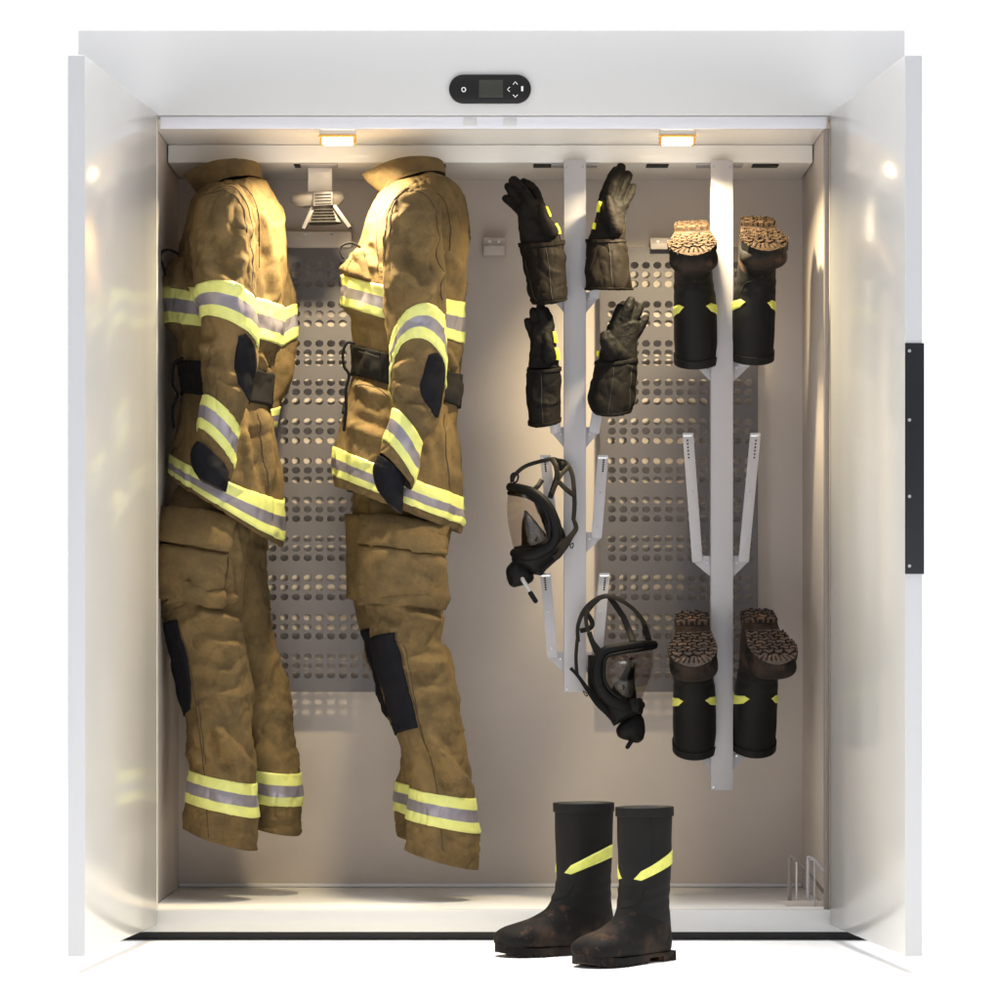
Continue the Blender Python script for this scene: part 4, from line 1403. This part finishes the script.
facemask('black face mask facing right and tilted down, below the other mask beside the lower boots', .335, (620, 745), [
    ('lens', 'visor', [(603, 653, -.035), (604, 668, -.045), (606, 682, -.045), (613, 695, -.04), (622, 703, -.03)], [(653, 649, .01), (653, 664, .004), (650, 680, 0), (645, 692, 0), (640, 703, 0)], .045),
    ('loft', 'inner_cup', [(629, 658, 635, 657, .01, 0, .03), (624, 672, 635, 672, .02, 0, .03), (614, 685, 635, 684, .03, 0, .03), (605, 697, 637, 698, .034, 0, .02), (600, 706, 640, 708, .036, 0)], 'mask'),
    ('ring', 'visor_frame', [(654, 645, .012), (641, 645, -.025), (620, 648, -.045), (604, 652, -.05), (598, 664, -.05), (598, 680, -.05), (603, 692, -.05), (612, 701, -.048), (626, 706, -.04), (641, 705, -.01)], [.011, .011, .011, .012, .014, .0145, .0145, .0145, .014, .011]),
    ('ring', 'frame_edge', [(653, 648, .004), (641, 650, -.034), (622, 653, -.054), (607, 657, -.058), (604, 668, -.058), (605, 681, -.058), (612, 692, -.056), (622, 699, -.05)], .0042),
    ('loft', 'face_seal', [(588, 655, 600, 655, .02, 0, .02), (588, 670, 600, 670, .028, 0, .02), (589, 690, 606, 690, .03, 0, .02), (598, 704, 620, 704, .03, 0, .02), (606, 712, 630, 712, .02, 0, .02)], 'mask'),
    ('loft', 'chin_piece', [(598, 698, 643, 699, .034, 0), (603, 708, 643, 705, .044, 0), (606, 715, 642, 711, .042, 0), (611, 721, 634, 716, .03, 0), (613.5, 726, 620, 723, .01, 0)], 'mask'),
    ('loft', 'chin_lip', [(622, 699, 641, 698, .02, 0, -.02), (620, 704, 644, 704, .026, 0, -.02), (622, 709, 643, 714, .02, 0, -.02)], 'mask'),
    ('loft', 'exhale_valve', [(629, 716, 642, 713, .016, 0), (620, 724, 644, 722, .026, 0), (616.5, 731, 645, 732, .028, 0), (620, 738, 643, 739, .02, 0), (630, 742, 638, 742, .006, 0)], 'mask'),
    ('tube', 'hose_tip', [(632, 740, -.01), (627.5, 747, -.012)], [.006, .0055], 'mask'),
    ('strap', 'head_strap', [(578, 642, 0), (578, 626, 0), (584, 611, -.01), (594, 601, -.018), (606, 596, -.02), (618, 599, -.018), (631, 607, -.012), (641, 618, -.006), (646, 630, 0), (649, 642, .004)], [.008, .008, .010, .010, .010, .009, .008, .009, .012, .013], 'strap', (.1, -.9, .35)),
    ('strap', 'head_strap', [(588, 632, -.015), (586, 616, -.016), (592, 606, -.012), (600, 598, 0)], .008),
    ('strap', 'head_strap', [(609, 597, .02), (616, 606, .03), (623, 617, .03), (629, 630, .02), (633, 642, .0)], [.010, .012, .012, .013, .014], 'mask'),
    ('strap', 'head_strap', [(578, 634, .01), (576.5, 648, .01), (576, 660, .006), (577, 673, 0), (577.5, 676, 0)], .007),
    ('strap', 'head_strap', [(586, 612, .01), (592, 622, .014), (590, 628, .01), (580, 631, .01)], .010, 'mask'),
    ('strap', 'head_strap', [(589, 632, -.02), (592, 641, -.026), (597, 650, -.03), (600, 656, -.034)], [.010, .011, .016, .018], 'mask'),
    ('strap', 'head_strap', [(570.5, 668, .0), (578, 676, -.006), (588, 690, -.016), (598, 703, -.022), (608, 712, -.026)], [.007, .007, .010, .014, .016], 'mask'),
    ('buckle', 'buckle', [(645, 625, -.006), (643, 630, -.006), (644, 635, -.006), (646.5, 633, -.006), (646, 627, -.006), (645, 625, -.006)], .0018),
    ('buckle', 'buckle', [(583, 691, -.014), (586, 693, -.014), (587.5, 696, -.014), (585, 695, -.014), (583, 691, -.014)], .0012)])

# ------------------------------------------------------------------ light, camera, picture
FILL = 1150
TOP, FRONT = .25, .49
w = bpy.data.worlds.new('World')
sc.world = w
w.use_nodes = True
bg = w.node_tree.nodes['Background']
bg.inputs['Color'].default_value = (.975, .985, 1.02, 1)
bg.inputs['Strength'].default_value = 1.0
# white world: brighter overhead and behind the cabinet, camera side dimmed to cut fill
nt = w.node_tree
tc = nt.nodes.new('ShaderNodeTexCoord')
sx = nt.nodes.new('ShaderNodeSeparateXYZ')
nt.links.new(tc.outputs['Generated'], sx.inputs[0])
up = nt.nodes.new('ShaderNodeMapRange')
up.inputs['From Min'].default_value, up.inputs['From Max'].default_value = .12, .8
up.inputs['To Min'].default_value, up.inputs['To Max'].default_value = 0, TOP
nt.links.new(sx.outputs['Z'], up.inputs['Value'])
fr = nt.nodes.new('ShaderNodeMapRange')
fr.inputs['From Min'].default_value, fr.inputs['From Max'].default_value = -.7, .1
fr.inputs['To Min'].default_value, fr.inputs['To Max'].default_value = FRONT, 1.1
nt.links.new(sx.outputs['Y'], fr.inputs['Value'])
ad = nt.nodes.new('ShaderNodeMath')
ad.operation = 'ADD'
nt.links.new(up.outputs[0], ad.inputs[0])
nt.links.new(fr.outputs[0], ad.inputs[1])
nt.links.new(ad.outputs[0], bg.inputs['Strength'])

sb = bpy.data.lights.new('floor_fill', 'AREA')  # added overhead fill, not a known lamp, to whiten the ground
sb.shape = 'SQUARE'
sb.size = 16
sb.spread = R(55)
sb.energy = FILL
sbo = bpy.data.objects.new('floor_fill', sb)
COL.objects.link(sbo)
sbo.location = (0, 1.5, 9)
cd = bpy.data.cameras.new('camera')
cam = bpy.data.objects.new('camera', cd)
COL.objects.link(cam)
cam.location = (0, -D, CZ)
cam.rotation_euler = (R(90), 0, 0)
cd.sensor_width = 36
cd.lens = S * D / 1000 * 36
cd.shift_x = (500 - CX) / 1000
cd.shift_y = (CY - 500) / 1000
cd.clip_end = 300
sc.camera = cam
vs = sc.view_settings
vs.view_transform = 'Standard'
vs.look = 'None'
vs.exposure = 0
vs.gamma = 1
vs.use_curve_mapping = False
sc.cycles.use_denoising = True
sc.cycles.sample_clamp_indirect = 6
